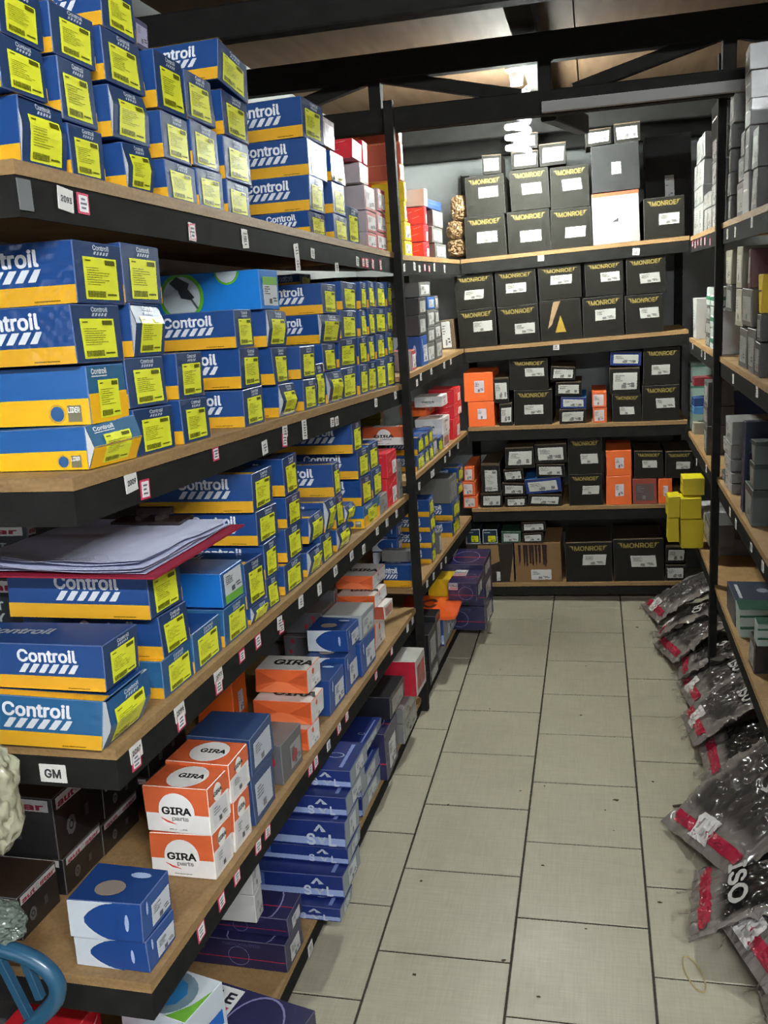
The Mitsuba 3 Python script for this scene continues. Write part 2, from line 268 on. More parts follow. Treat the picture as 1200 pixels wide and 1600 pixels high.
SHELVES = {'N1': ((-0.69, 1.069, 1.74), (-0.65, 3.13, 1.679)), 'N2': ((-0.69, 1.094, 1.334), (-0.65, 3.13, 1.237)), 'N3': ((-0.69, 1.101, 0.927), (-0.65, 3.13, 0.845)), 'N4': ((-0.69, 1.103, 0.521), (-0.65, 3.13, 0.414)), 'N5': ((-0.69, 1.12, 0.105), (-0.65, 3.13, 0.055)), 'F1': ((-0.65, 3.17, 1.675), (-0.6, 4.4, 1.675)), 'F2': ((-0.65, 3.17, 1.26), (-0.6, 4.4, 1.266)), 'F3': ((-0.65, 3.17, 0.885), (-0.6, 4.4, 0.872)), 'F4': ((-0.65, 3.17, 0.475), (-0.6, 4.4, 0.445)), 'F5': ((-0.65, 3.17, 0.06), (-0.6, 4.4, 0.06)), 'B1': ((-0.6, 4.4, 1.676), (0.43, 4.4, 1.705)), 'B2': ((-0.6, 4.4, 1.265), (0.43, 4.4, 1.298)), 'B3': ((-0.6, 4.4, 0.886), (0.43, 4.4, 0.886)), 'B4': ((-0.6, 4.4, 0.48), (0.43, 4.4, 0.49)), 'B5': ((-0.6, 4.4, 0.09), (0.43, 4.4, 0.105)), 'R1': ((0.425, 4.4, 1.7), (0.419, 1.5, 1.7)), 'R2': ((0.425, 4.4, 1.262), (0.419, 1.5, 1.262)), 'R3': ((0.425, 4.4, 0.835), (0.419, 1.5, 0.835)), 'R4': ((0.425, 4.4, 0.43), (0.419, 1.5, 0.43)), 'R5': ((0.425, 4.4, 0.06), (0.419, 1.5, 0.06))}
TAGS = {'N1': '107 -37 2093;150 -38 r;496 -50 w;497 -50 r;740 -41 w;742 -50 w;1054 -50 w;1058 -80 w;1178 -50 w;1380 -76 w;1596 -50 w;1660 -50 r;1702 -50 r;1774 -50 r;1874 -49 r',
'N2': '155 -31 2009;195 -49 r;468 -30 r;715 -50 w;844 -30 w;838 -50 r;979 -30 w;979 -49 w;1205 -47 w;1246 -48 w;1673 -34 w;1941 -30 w',
'N3': '57 -30 2097;55 -45 r;206 -30 2096;208 -49 r;366 -30 2091;364 -50 r;479 -33 r;565 -33 r;694 -37 w;702 -50 r;839 -33 w;980 -43 w;1121 -35 w;1278 -34 w;1407 -47 w;1574 -30 w;1702 -30 w;1842 -30 w',
'N4': '181 -34 r;270 -34 r;344 -31 r;455 -31 r;509 -30 r;796 -30 r;839 -30 r;943 -37 w;1038 -30 r;1113 -30 r;1437 -35 r;1647 -30 r;1894 -30 w;1982 -30 w',
'N5': '666 -50 w;1490 -76 w',
'F1': '114 -44 w;278 -38 w;362 -46 w;455 -41 r;537 -45 r;639 -39 w;854 -43 w',
'F2': '210 -46 w;280 -30 w;473 -30 w;741 -30 w;891 -30 w',
'F3': '150 -50 w;374 -50 w;412 -50 w;659 -40 w;764 -31 w;969 -30 w',
'F4': '42 -30 w;187 -36 w;309 -41 w;466 -42 w;563 -44 w',
'B1': '372 -30 w;792 -45 w',
'B2': '432 -30 w',
'R1': '85 -34 r;193 -40 r;293 -36 r;413 -37 r;547 -40 r;714 -48 r;1176 -41 w;1346 -43 w;1653 -30 w',
'R2': '135 -30 w;492 -33 w;605 -34 w;1373 -44 w;1811 -33 w',
'R3': '355 -77 w;705 -35 w;1368 -45 w;1498 -50 w;1788 -42 w;1973 -40 w'}


def frame(s):
    P0, P1 = (np.array(x) for x in SHELVES[s])
    u = P1 - P0
    L = np.linalg.norm(u)
    u /= L
    inn = np.array([-u[1], u[0], 0])
    inn /= np.linalg.norm(inn)
    v = np.cross(u, inn)
    M = np.eye(4)
    M[:3, 0], M[:3, 1], M[:3, 2], M[:3, 3] = u, inn, v, P0
    return M, L


# ------------------------------------------------------------------ the room
def plain_box(a, b):
    return trimesh.creation.box(bounds=[a, b])


XL, XR, YB, YF, ZC = -1.24, 0.97, 4.95, -2.6, 2.40
put('floor', plain_box((-3.3, YF, -0.1), (2.8, YB + 0.1, -0.003)), 'grout')
tag('floor', 'beige square ceramic tile floor with dark grout joints running down the aisle', kind='structure')
PITCH_X, PITCH_Y = 0.3222, 0.3280
rng = random.Random(5)
ti = 0
for c in range(-5, 6):
    x0 = 0.1155 + c * PITCH_X
    off = 1.847 if c % 2 == 0 else 1.683
    for r in range(-13, 11):
        y0 = off + r * PITCH_Y
        if y0 + PITCH_Y < (0.2 if -3 <= c <= 1 else 0.9) or y0 > YB or x0 > 1.0 or x0 < XL - 0.4:
            continue
        g = 0.0028
        x1, y1 = x0 + PITCH_X - g, min(y0 + PITCH_Y - g, YB)
        dz = rng.uniform(-0.0006, 0.0006)
        b = 0.0016
        v = [(x0 + g, y0 + g, -0.004), (x1, y0 + g, -0.004), (x1, y1, -0.004), (x0 + g, y1, -0.004),
             (x0 + g, y0 + g, dz - b), (x1, y0 + g, dz - b), (x1, y1, dz - b), (x0 + g, y1, dz - b),
             (x0 + g + b, y0 + g + b, dz), (x1 - b, y0 + g + b, dz), (x1 - b, y1 - b, dz), (x0 + g + b, y1 - b, dz)]
        f = []
        for k in (0, 4):
            for i in range(4):
                j = (i + 1) % 4
                f.append([k + i, k + j, k + j + 4, k + i + 4])
        f.append([8, 9, 10, 11])
        put('floor__tile' + (f'_{ti:03d}' if ti else ''), (np.array(v), np.array(f)), 'tile_glaze')
        ti += 1
for name, a, b, lab in (('wall_back', (XL - 0.1, YB, 0), (XR + 0.1, YB + 0.1, ZC), 'grey painted wall behind the back rack'),
                        ('wall_left', (XL - 0.1, 0.85, 0), (XL, YB, ZC), 'grey painted wall behind the left rack'),
                        ('wall_right', (XR, 1.3, 0), (XR + 0.1, YB, ZC), 'grey painted wall behind the right rack'),
                        ('wall_front_right', (XR + 0.1, 1.3, 0), (2.7, 1.4, ZC), 'unseen grey painted wall in front of the right rack'),
                        ('wall_side_right', (2.7, YF, 0), (2.8, 1.4, ZC), 'grey painted right side wall of the unseen shop front'),
                        ('wall_front', (-3.2, 0.75, 0), (XL, 0.85, ZC), 'grey painted wall in front of the left rack'),
                        ('wall_side', (-3.3, YF, 0), (-3.2, 0.85, ZC), 'grey painted side wall of the unseen shop front'),
                        ('wall_street', (-3.3, YF - 0.1, 2.15), (2.8, YF, ZC), 'lintel over the unseen open shop front')):  # out of view; the opening below lets daylight into the aisle
    put(name, plain_box(a, b), 'wall_paint')
    tag(name, lab, kind='structure')
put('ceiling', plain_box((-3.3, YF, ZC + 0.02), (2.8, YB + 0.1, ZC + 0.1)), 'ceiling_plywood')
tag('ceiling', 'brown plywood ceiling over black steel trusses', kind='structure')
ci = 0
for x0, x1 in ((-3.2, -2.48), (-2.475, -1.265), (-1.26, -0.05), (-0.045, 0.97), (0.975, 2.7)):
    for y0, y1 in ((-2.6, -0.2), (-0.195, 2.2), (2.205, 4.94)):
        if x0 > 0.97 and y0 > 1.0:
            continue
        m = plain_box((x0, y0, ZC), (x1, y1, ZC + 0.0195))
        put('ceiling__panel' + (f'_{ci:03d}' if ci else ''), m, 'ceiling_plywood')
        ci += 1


# ------------------------------------------------------------------ roof steel
def truss(y, lab, x0=-1.23, x1=0.96, rail=False):
    k = numbered('roof_truss')
    put(k + '__top_chord', bar((x0, y, 2.277), (x1, y, 2.277), 0.05, 0.085), 'black_paint')
    put(k + '__bottom_chord', bar((x0, y, 2.11), (x1, y, 2.11), 0.05, 0.075), 'black_paint')
    n = 0
    for x in (-0.70, -0.142, 0.42):
        put(k + '__upright' + (f'_{n:03d}' if n else ''), bar((x, y, 2.14), (x, y, 2.24), 0.04, 0.05, (0, 1, 0)), 'black_paint')
        n += 1
    n = 0
    for a, b in (((-1.16, 2.14), (-0.72, 2.25)), ((-0.68, 2.25), (-0.22, 2.14)), ((-0.05, 2.14), (0.38, 2.25)), ((0.46, 2.25), (0.9, 2.14))):
        put(k + '__diagonal' + (f'_{n:03d}' if n else ''), bar((a[0], y, a[1]), (b[0], y, b[1]), 0.04, 0.035, (0, 1, 0)), 'black_paint')
        n += 1
    if rail:
        mb = MB()
        mb.box((-0.15, y - 0.06, 2.075), (0.9, y - 0.034, 2.107), '8d8c8a')
        mb.entry(k + '__grey_rail', 'matte_print')
        tag(k + '__grey_rail', 'dusty grey rail with faint pencil marks along the bottom chord')
    tag(k, lab, 'roof truss')


truss(3.24, 'black steel truss with diagonals crossing above the two aisle posts', rail=True)
k = put(numbered('roof_beam'), bar((-1.23, 2.555, 2.277), (0.96, 2.555, 2.277), 0.06, 0.085), 'black_paint')
tag(k, 'black steel beam crossing the ceiling nearest the camera', 'beam')
for i, (y, z, h, lab) in enumerate(((4.62, 2.265, 0.09, 'black steel beam behind the truss, just past the bulb'), (4.89, 2.235, 0.12, 'black steel beam along the top of the back wall'))):
    k = put(numbered('roof_beam'), bar((-1.23, y, z), (0.96, y, z), 0.06, h), 'black_paint')
    tag(k, lab, 'beam')
k = put(numbered('roof_beam'), bar((-0.2, 2.59, 2.36), (-0.2, 4.86, 2.36), 0.085, 0.075), 'black_paint')
tag(k, 'black steel beam running down the aisle ceiling beside the bulb', 'beam')
k = put(numbered('roof_beam'), bar((-0.135, 3.30, 2.10), (-0.03, 3.98, 2.145), 0.05, 0.07), 'black_paint')
tag(k, 'short sloping black steel brace under the beam by the bulb', 'beam')

# the bulb
LX, LY = -0.283, 3.97
lk = 'ceiling_bulb'
prof = [(0.0, 2.39), (0.045, 2.39), (0.045, 2.368), (0.03, 2.355), (0.024, 2.31), (0.0, 2.31)]
m = trimesh.creation.revolve([(r, z) for r, z in prof[::-1]], sections=24)
m.apply_translation((LX, LY, 0.005))
put(lk + '__lamp_holder', m, 'lamp_plastic', smooth=40)
t = np.linspace(0, 2 * math.pi * 6, 200)
path = np.stack([LX + 0.042 * np.cos(t), LY + 0.042 * np.sin(t), 2.30 - 0.235 * t / t[-1]], 1)
ring = [(0.0125 * math.cos(a), 0.0125 * math.sin(a)) for a in np.linspace(0, 2 * math.pi, 9)[:-1]]
vv = []
for i, p in enumerate(path):
    d = path[min(i + 1, len(path) - 1)] - path[max(i - 1, 0)]
    d /= np.linalg.norm(d)
    s = np.cross(d, (0, 0, 1))
    s /= np.linalg.norm(s)
    w_ = np.cross(s, d)
    vv += [p + s * a + w_ * b for a, b in ring]
ff = []
for i in range(len(path) - 1):
    for j in range(8):
        a, b = i * 8 + j, i * 8 + (j + 1) % 8
        ff += [[a, a + 8, b + 8], [a, b + 8, b]]
m = trimesh.Trimesh(vv, ff, process=False)
put(lk + '__spiral_tube', m, 'lamp_plastic', smooth=True)
scene[lk + '__spiral_tube']['emitter'] = {'type': 'area', 'radiance': {'type': 'rgb', 'value': [LAMP_POWER * x for x in (0.93, 1.0, 0.95)]}}
tag(lk, 'glaring spiral fluorescent bulb hanging beside the ceiling beam at the back', 'light bulb')
tag(lk + '__spiral_tube', 'glowing white spiral tube')

# unseen batten behind the camera, placed to light the near floor and left cartons
bk = 'fluorescent_batten'
put(bk + '__housing', plain_box((-0.1, -0.55, 2.34), (1.1, -0.45, 2.40)), 'lamp_plastic')
m = trimesh.creation.cylinder(0.016, 1.15, sections=16)
m.apply_transform(rot((0, 1, 0), 90))
m.apply_translation((0.5, -0.50, 2.315))
put(bk + '__tube', m, 'lamp_plastic', smooth=40)
scene[bk + '__tube']['emitter'] = {'type': 'area', 'radiance': {'type': 'rgb', 'value': [UNSEEN_TUBE_POWER * x for x in (0.95, 1.0, 1.02)]}}
tag(bk, 'unseen fluorescent batten behind the camera, lighting the near aisle', 'light fitting')

# ------------------------------------------------------------------ racks
RACK = {'N': 'shelving_rack', 'F': 'shelving_rack', 'B': 'shelving_rack_001', 'R': 'shelving_rack_002'}
NEXT['shelving_rack'] = 3
tag('shelving_rack', 'long black steel shelving rack with wooden boards along the left of the aisle', 'shelving rack')
tag('shelving_rack_001', 'black steel shelving rack with wooden boards across the end of the aisle', 'shelving rack')
tag('shelving_rack_002', 'black steel shelving rack with wooden boards along the right of the aisle', 'shelving rack')


def part(root, name):
    return root + '__' + numbered(root + '__' + name).split('__', 1)[1]


def sub(root, name):
    base = root + '__' + name
    n = NEXT.get(base, 0)
    NEXT[base] = n + 1
    return base if n == 0 else f'{base}_{n:03d}'


TH = 0.018
random.seed(11)
for s in SHELVES:
    if s == 'R5':
        continue
    M, L = frame(s)
    root = RACK[s[0]]
    D = {'N': 0.5, 'F': 0.5, 'B': 0.5, 'R': 0.5}[s[0]]
    u0, u1 = {'N': (0, L + 0.012), 'F': (-0.004, L + 0.1), 'B': (-0.12, L), 'R': (0, L)}[s[0]]
    if s[0] == 'B':
        u0, u1 = 0.003, L - 0.01
    if s[0] == 'F':
        u1 = L - 0.004
    m = plain_box((u0, 0, -TH), (u1, D, 0))
    m.apply_transform(M)
    put(sub(root, 'board'), m, 'board_wood')
    bm = sub(root, 'front_beam')
    h = 0.05 if s[1] != '5' else 0.045
    fy = 0.002
    m = trimesh.util.concatenate([plain_box((u0 + 0.003, fy, -TH - h), (u1 - 0.003, fy + 0.004, -TH)), plain_box((u0 + 0.003, fy, -TH - 0.004), (u1 - 0.003, fy + 0.04, -TH))])
    m.apply_transform(M)
    put(bm, m, 'black_paint')
    if s[0] == 'N' or s[0] == 'R':
        e0, e1 = (u0 + 0.002, u0 + 0.006) if s[0] == 'N' else (u1 - 0.006, u1 - 0.002)
        m = plain_box((e0, fy, -TH - h), (e1, D, -TH))
        m.apply_transform(M)
        put(sub(root, 'side_beam'), m, 'black_paint')
    n = 0
    for item in filter(None, TAGS.get(s, '').split(';')):
        a, b, st = item.split()
        a, b = int(a) / 1000, int(b) / 1000
        W, H = random.uniform(0.026, 0.032), random.uniform(0.024, 0.032)
        if st.isdigit():
            W, H = 0.036, 0.030
        mb = MB()
        ang = random.uniform(-7, 7)
        R = rot((0, 1, 0), ang)
        R[:3, 3] = (a, fy - 0.0012, b)

        def q(x0, z0, x1, z1, col, lay):
            y = -0.0005 * lay
            mb.add(np.array([(x0, y, z0), (x1, y, z0), (x1, y, z1), (x0, y, z1)]), [[0, 1, 2, 3]], col)
        mb.box((-W / 2, -0.0003, -H / 2), (W / 2, 0.0008, H / 2), 'c8385a' if st == 'r' else 'd8d4cf')
        if st == 'r':
            q(-W / 2 + 0.003, -H / 2 + 0.003, W / 2 - 0.003, H / 2 - 0.003, 'e6e2e2', 1)
        if st.isdigit():
            v, f, wd = text2d(st)
            sc = 0.72 * W / wd
            mb.add(np.stack([v[:, 0] * sc - wd * sc / 2, np.full(len(v), -0.0011), v[:, 1] * sc - sc / 2], 1), f, '2a2a30')
        else:
            for z in np.linspace(-0.22, 0.2, 3):
                w2 = W * random.uniform(0.2, 0.34)
                q(-w2, H * z - 0.0012, w2 * random.uniform(0.5, 1), H * z + 0.0016, '6a6870', 2)
        if root:
            k = bm + '__price_tag' + (f'_{n:03d}' if n else '')
        mb.entry(k, 'paper_label', M @ R)
        if st.isdigit():
            tag(k, f'white price tag reading {st}')
        elif n == 0 or st == 'r':
            tag(k, 'white price tag with a red border' if st == 'r' else 'plain white price tag')
        n += 1
# GM tag on the near end of the third shelf
M, L = frame('N3')
mb = MB()
mb.box((0.0005, 0.088, -TH - 0.043), (0.0015, 0.133, -TH - 0.014), 'dcd9d2')
v, f, wd = text2d('GM')
sc = 0.013
mb.add(np.stack([np.full(len(v), -0.0002), 0.1105 + wd * sc / 2 - v[:, 0] * sc, -TH - 0.035 + v[:, 1] * sc], 1), f, '3a3a3e')
k = mb.entry('shelving_rack__side_beam_002__name_tag', 'paper_label', M)
tag(k, 'white tag reading GM')
# strips of clear tape glued on the near top shelf
M, L = frame('N1')
mb = MB()
mb.box((0.002, -0.0002, -TH - 0.042), (0.03, 0.0014, -TH - 0.004), '6e7070')
tag(mb.entry('shelving_rack__front_beam__tape', 'shiny_film', M), 'shiny strip of packing tape')


def post(root, x, y, z1, sx, sy, w=0.045):
    put(sub(root, 'post'), angle_iron((x, y, 0), (x, y, z1), w, 0.004, (sx, 0, 0), (0, sy, 0)), 'black_paint')


post('shelving_rack', -0.626, 3.135, 2.155, -1, 1, 0.03)
post('shelving_rack', -1.16, 3.13, 2.155, 1, 1)
post('shelving_rack', -1.2, 1.1, 2.155, 1, 1)
post('shelving_rack_002', 0.404, 3.375, 2.22, 1, -1, 0.03)
post('shelving_rack_002', 0.945, 3.36, 2.2, -1, -1)
post('shelving_rack_002', 0.408, 1.52, 2.2, 1, -1)
post('shelving_rack_002', 0.945, 1.52, 2.2, -1, -1)
post('shelving_rack_001', -0.645, 4.93, 2.1, 1, -1, 0.04)
post('shelving_rack_001', 0.40, 4.93, 2.1, 1, -1, 0.04)

# ------------------------------------------------------------------ cartons
BLUE, YEL, STK, NAVY = '23467f', 'dfa62a', 'e8e83a', '2b4064'


class Carton:
    def __init__(self, W, D, H, col, seed, crush=0.003, faces=None, c=0.0015):
        self.W, self.D, self.H = W, D, H
        self.r = random.Random(seed)
        self.mb, self.st, self.flap = MB(), None, None
        self.fr = {'F': ((0, 0, 0), (1, 0, 0), (0, 0, 1), (0, -1, 0), W, H), 'L': ((0, D, 0), (0, -1, 0), (0, 0, 1), (-1, 0, 0), D, H),
                   'R': ((W, 0, 0), (0, 1, 0), (0, 0, 1), (1, 0, 0), D, H), 'T': ((0, 0, H), (1, 0, 0), (0, 1, 0), (0, 0, 1), W, D),
                   'U': ((0, D, 0), (1, 0, 0), (0, -1, 0), (0, 0, -1), W, D), 'K': ((W, D, 0), (-1, 0, 0), (0, 0, 1), (0, 1, 0), W, H)}
        self.fr = {k: tuple(np.array(x, float) if isinstance(x, tuple) else x for x in v) for k, v in self.fr.items()}
        self.col, self.c, self.bulge = col, c, None
        self.fcol = faces or {}
        j = np.array([[self.r.uniform(-1, 1) for _ in range(3)] for _ in range(8)]) * crush
        j[:4, 2] = np.abs(j[:4, 2]) * 0.2
        self.j = j

    def base(self, skip=''):
        c = self.c
        for k, (o, a, b, n, w, h) in self.fr.items():
            if k in skip:
                continue
            self._grid(self.mb, k, c, c, w - c, h - c, self.fcol.get(k, self.col), 0, 3, 3)
        # chamfers
        W, D, H = self.W, self.D, self.H
        m = trimesh.creation.box(bounds=[(0, 0, 0), (W, D, H)])
        pts = {}
        for sx in (0, 1):
            for sy in (0, 1):
                for sz in (0, 1):
                    P = np.array([sx * W, sy * D, sz * H])
                    d = np.array([1 - 2 * sx, 1 - 2 * sy, 1 - 2 * sz]) * c
                    pts[sx, sy, sz] = [P + d * [0, 1, 1], P + d * [1, 0, 1], P + d * [1, 1, 0]]
        V, F = [], []
        for kx, q in pts.items():
            i = len(V)
            V += q
            F.append([i, i + 1, i + 2])
        for ax in range(3):
            o1, o2 = [i for i in range(3) if i != ax]
            for p in (0, 1):
                for q in (0, 1):
                    A, B = [0] * 3, [0] * 3
                    A[o1] = B[o1] = p
                    A[o2] = B[o2] = q
                    B[ax] = 1
                    A, B = pts[tuple(A)], pts[tuple(B)]
                    i = len(V)
                    V += [A[o1], B[o1], B[o2], A[o2]]
                    F += [[i, i + 1, i + 2], [i, i + 2, i + 3]]
        self.mb.add(V, F, lin(self.col) * 0.9 + 0.06)

    def _grid(self, mb, face, a0, b0, a1, b1, col, lay, nx, ny, shear=0.0):
        o, a, b, n, w, h = self.fr[face]
        x, y = np.meshgrid(np.linspace(0, 1, nx + 1), np.linspace(0, 1, ny + 1), indexing='ij')
        X, Y = a0 + (a1 - a0) * x, b0 + (b1 - b0) * y
        X = X + shear * (Y - b0)
        self._emit(mb, face, X.ravel(), Y.ravel(), [[i * (ny + 1) + j, (i + 1) * (ny + 1) + j, (i + 1) * (ny + 1) + j + 1, i * (ny + 1) + j + 1] for i in range(nx) for j in range(ny)], col, lay)

    def _emit(self, mb, face, X, Y, F, col, lay):
        o, a, b, n, w, h = self.fr[face]
        X, Y = np.clip(X, 0.0004, w - 0.0004), np.clip(Y, 0.0004, h - 0.0004)
        v = o + X[:, None] * a + Y[:, None] * b + n * (0.0007 * lay)
        if face == 'F' and self.bulge:
            amt, mid, tilt = self.bulge
            z = np.clip(Y / h, 0, 1)
            v[:, 1] -= amt * np.where(z < mid, z / mid, (1 - z) / (1 - mid)) + tilt * z
        mb.add(v, F, col)

    def quad(self, face, a0, b0, a1, b1, col, lay=1, mb=None, shear=0.0):
        """In fractions of the face."""
        w, h = self.fr[face][4:]
        nx, ny = max(1, math.ceil((a1 - a0) * 3 - 0.01)), max(1, math.ceil((b1 - b0) * (6 if face == 'F' and self.bulge else 3) - 0.01))
        self._grid(mb or self.mb, face, a0 * w, b0 * h, a1 * w, b1 * h, col, lay, nx, ny, shear)

    def poly(self, face, pts, col, lay=1, mb=None):
        w, h = self.fr[face][4:]
        p = np.array(pts, float) * [w, h]
        self._emit(mb or self.mb, face, p[:, 0], p[:, 1], [[0, i, i + 1] for i in range(1, len(p) - 1)], col, lay)

    def disc(self, face, a, b, ra, rb, col, lay=1, inner=None, n=20):
        """Ellipse or ring; radii as fractions of the face height."""
        w, h = self.fr[face][4:]
        t = np.linspace(0, 2 * math.pi, n + 1)[:-1]
        X, Y = a * w + ra * h * np.cos(t), b * h + rb * h * np.sin(t)
        if inner is None:
            self._emit(self.mb, face, np.append(X, a * w), np.append(Y, b * h), [[i, (i + 1) % n, n] for i in range(n)], col, lay)
        else:
            X2, Y2 = a * w + ra * h * inner * np.cos(t), b * h + rb * h * inner * np.sin(t)
            self._emit(self.mb, face, np.append(X, X2), np.append(Y, Y2), [[i, (i + 1) % n, n + (i + 1) % n, n + i] for i in range(n)], col, lay)

    def text(self, face, s, a, b, size, col, lay=2, width=None, center=False, mb=None, rot90=0, shear=0.0):
        """Capital height size and width as fractions of the face height and width."""
        w, h = self.fr[face][4:]
        v, f, wd = text2d(s)
        sc = size * h
        sx = sc if width is None else width * w / wd
        X, Y = v[:, 0] * sx, v[:, 1] * sc
        X = X + shear * Y
        if center:
            X = X - wd * sx / 2
        if rot90:
            X, Y = -Y * rot90, X * rot90
        self._emit(mb or self.mb, face, X + a * w, Y + b * h, f, col, lay)

    def stripes(self, face, a0, b0, a1, b1, col, n=6, lay=2, mb=None):
        w, h = self.fr[face][4:]
        p = (a1 - a0) / n
        sl = (b1 - b0) * h * 0.75 / w
        for i in range(n):
            x = a0 + i * p
            self.poly(face, [(x, b0), (x + p * 0.62, b0), (min(x + p * 0.62 + sl, a1 + .01), b1), (min(x + sl, a1), b1)], col, lay, mb)

    def sticker(self, face, a0, b0, a1, b1, col, ink, lay=1, lines=8, bar=True, skew=0.0, white_top=False):
        """A paper label with its printed lines and bars, as a mesh of its own."""
        self.st = self.st or MB()
        st, r = self.st, self.r
        self.quad(face, a0, b0, a1, b1, col, lay, st, skew)
        w_, h_ = a1 - a0, b1 - b0
        W, H = self.fr[face][4:]
        sk = skew * H / W

        def q(x0, y0, x1, y1, c, l=2):
            s_ = sk * y0 * h_
            self.quad(face, a0 + x0 * w_ + s_, b0 + y0 * h_, a0 + x1 * w_ + s_, b0 + y1 * h_, c, lay + l, st, skew)
        if lines >= 8:
            q(0.05, 0.9, 0.2, 0.93, ink)
            q(0.62, 0.84, 0.92, 0.95, ink)
            for i in range(lines):
                y = 0.74 - i * 0.45 / lines
                q(0.06, y, r.uniform(0.4, 0.75), y + 0.012, ink)
            if bar:
                q(0.05, 0.05, 0.085, 0.2, ink)
                x = 0.1
                while x < 0.55:
                    d = r.uniform(0.012, 0.03)
                    q(x, 0.05, x + d, 0.2, ink)
                    x += d + r.uniform(0.008, 0.015)
                q(0.62, 0.1, 0.9, 0.14, ink)
        else:
            for i in range(lines):
                y = 0.85 - i * 0.4 / max(lines, 1)
                q(0.08, y - 0.04, r.uniform(0.3, 0.5), y, ink)
            q(0.36, 0.08, 0.54, 0.3, ink)
            if r.random() < 0.6:
                q(0.6, 0.3, 0.85, 0.36, '5a5a58')
                q(0.66, 0.18, 0.9, 0.24, '5a5a58')

    def warp(self, v):
        W, D, H = self.W, self.D, self.H
        x, y, z = v[:, 0:1] / W, v[:, 1:2] / D, v[:, 2:3] / H
        out = v.copy()
        for i, (a, b, c) in enumerate(np.ndindex(2, 2, 2)):
            jj = self.j[i * 0 + (a * 2 + b) + 4 * c]
            out = out + (x if a else 1 - x) * (y if b else 1 - y) * (z if c else 1 - z) * jj
        return out


def controil(C, teal=False, flap=False, glare=False, tex=True):
    W, D, H = C.W, C.D, C.H
    blue = '2d5f8a' if teal else BLUE
    end = '2c5680' if teal else NAVY
    C.col = blue
    C.fcol = {'F': end, 'T': '1f3f74', 'K': end}
    if flap:
        C.bulge = (C.r.uniform(0.006, 0.012), C.r.uniform(0.45, 0.75), C.r.uniform(-0.004, 0.006))
        C.flap = MB()
        C._grid(C.flap, 'F', 0.001, 0.001, W - 0.001, H - 0.001, end, 0, 2, 8)
        amt, mid, tilt = C.bulge
        for x in (0.001, W - 0.001):
            ys = [-(amt * (z / mid if z < mid else (1 - z) / (1 - mid)) + tilt * z) for z in np.linspace(0, 1, 9)]
            v = [(x, 0.006, z * H) for z in np.linspace(0.01, 0.99, 9)] + [(x, y + 0.0008, z * H) for y, z in zip(ys, np.linspace(0.01, 0.99, 9))]
            C.flap.add(v, [[i, i + 1, i + 10, i + 9] for i in range(8)], 'a9adb0')
        C.base()
    else:
        C.base()
    for f in 'LR':
        C.quad(f, 0, 0, 1, 0.30, YEL, 1)
        L = D / H
        if tex:
            x1 = 1 - 0.62 / L if f == 'L' else 1 - 0.5 / L
            wd = min(1.42 / L, 0.64)
            C.text(f, 'Controil', x1 - wd, 0.62, 0.25, 'dde1e6', 2, width=wd)
            C.stripes(f, x1 - wd, 0.37, x1, 0.57, 'd4d8de')
            C.quad(f, 1 - 0.3 / L - 0.16 if f == 'L' else 0.6, 0.045, 1 - 0.1, 0.065, '8a6414', 2)
    C.quad('T', 0, 0, 0.16, 1, YEL, 1) if C.r.random() < 0.5 else None
    if tex:
        C.text('T', 'Controil', 0.42, 0.9, 0.09, '9aa2ae', 2, rot90=-1)
    mb = C.flap or C.mb
    lay = 1
    wt = 0.34
    C.text('F', 'Controil', 0.5 - wt / 2 + 0.05, 0.875, 0.075, 'b9c1cc', 2, width=wt, mb=mb)
    C.stripes('F', 0.38, 0.795, 0.7, 0.85, 'b9c1cc', 5, 2, mb)
    a = 0.16 + C.r.uniform(-0.03, 0.04)
    C.sticker('F', a, 0.07, a + 0.70, 0.755, STK, '5d5c12', 1, 8, skew=C.r.uniform(-0.05, 0.05))


def controil_old(C, flap=False):
    C.col = '1f5c9e'
    C.fcol = {'F': '2b5f83', 'T': '1e527f'}
    if flap:
        C.bulge = (0.012, 0.5, 0.0)
        C.flap = MB()
        C._grid(C.flap, 'F', 0.001, 0.001, C.W - 0.001, C.H - 0.001, '2b5f83', 0, 2, 8)
        for x in (0.001, C.W - 0.001):
            zs = np.linspace(0.01, 0.99, 9)
            ys = [-(0.012 * (1 - abs(2 * z - 1))) for z in zs]
            C.flap.add([(x, 0.006, z * C.H) for z in zs] + [(x, y + 0.0008, z * C.H) for y, z in zip(ys, zs)], [[i, i + 1, i + 10, i + 9] for i in range(8)], 'c9c9c6')
    C.base()
    for f in 'LR':
        C.quad(f, 0, 0, 1, 0.45, 'f2b815', 1)
        if f == 'L':
            C.disc(f, 1 - 0.62 * C.H / C.D, 0.2, 0.13, 0.13, '2b5a8c', 2)
            C.disc(f, 1 - 0.62 * C.H / C.D, 0.2, 0.165, 0.165, 'c9a030', 2, inner=0.85)
            C.quad(f, 1 - 0.42 * C.H / C.D, 0.06, 1 - 0.16 * C.H / C.D, 0.34, '77735a', 2)
            C.text(f, 'LIDER', 1 - 0.41 * C.H / C.D, 0.22, 0.09, 'e8e6df', 3, width=0.23 * C.H / C.D)
    mb = C.flap or C.mb
    C.quad('F', 0.0, 0.0, 1, 0.52, 'f0b418', 1, mb)
    C.text('F', 'Controil', 0.1, 0.85, 0.09, 'd5dade', 2, width=0.4, mb=mb)
    C.quad('F', 0.1, 0.8, 0.5, 0.82, 'd5dade', 2, mb)
    C.sticker('F', 0.24, 0.08, 0.78, 0.74, STK, '5d5c12', 2, 8)


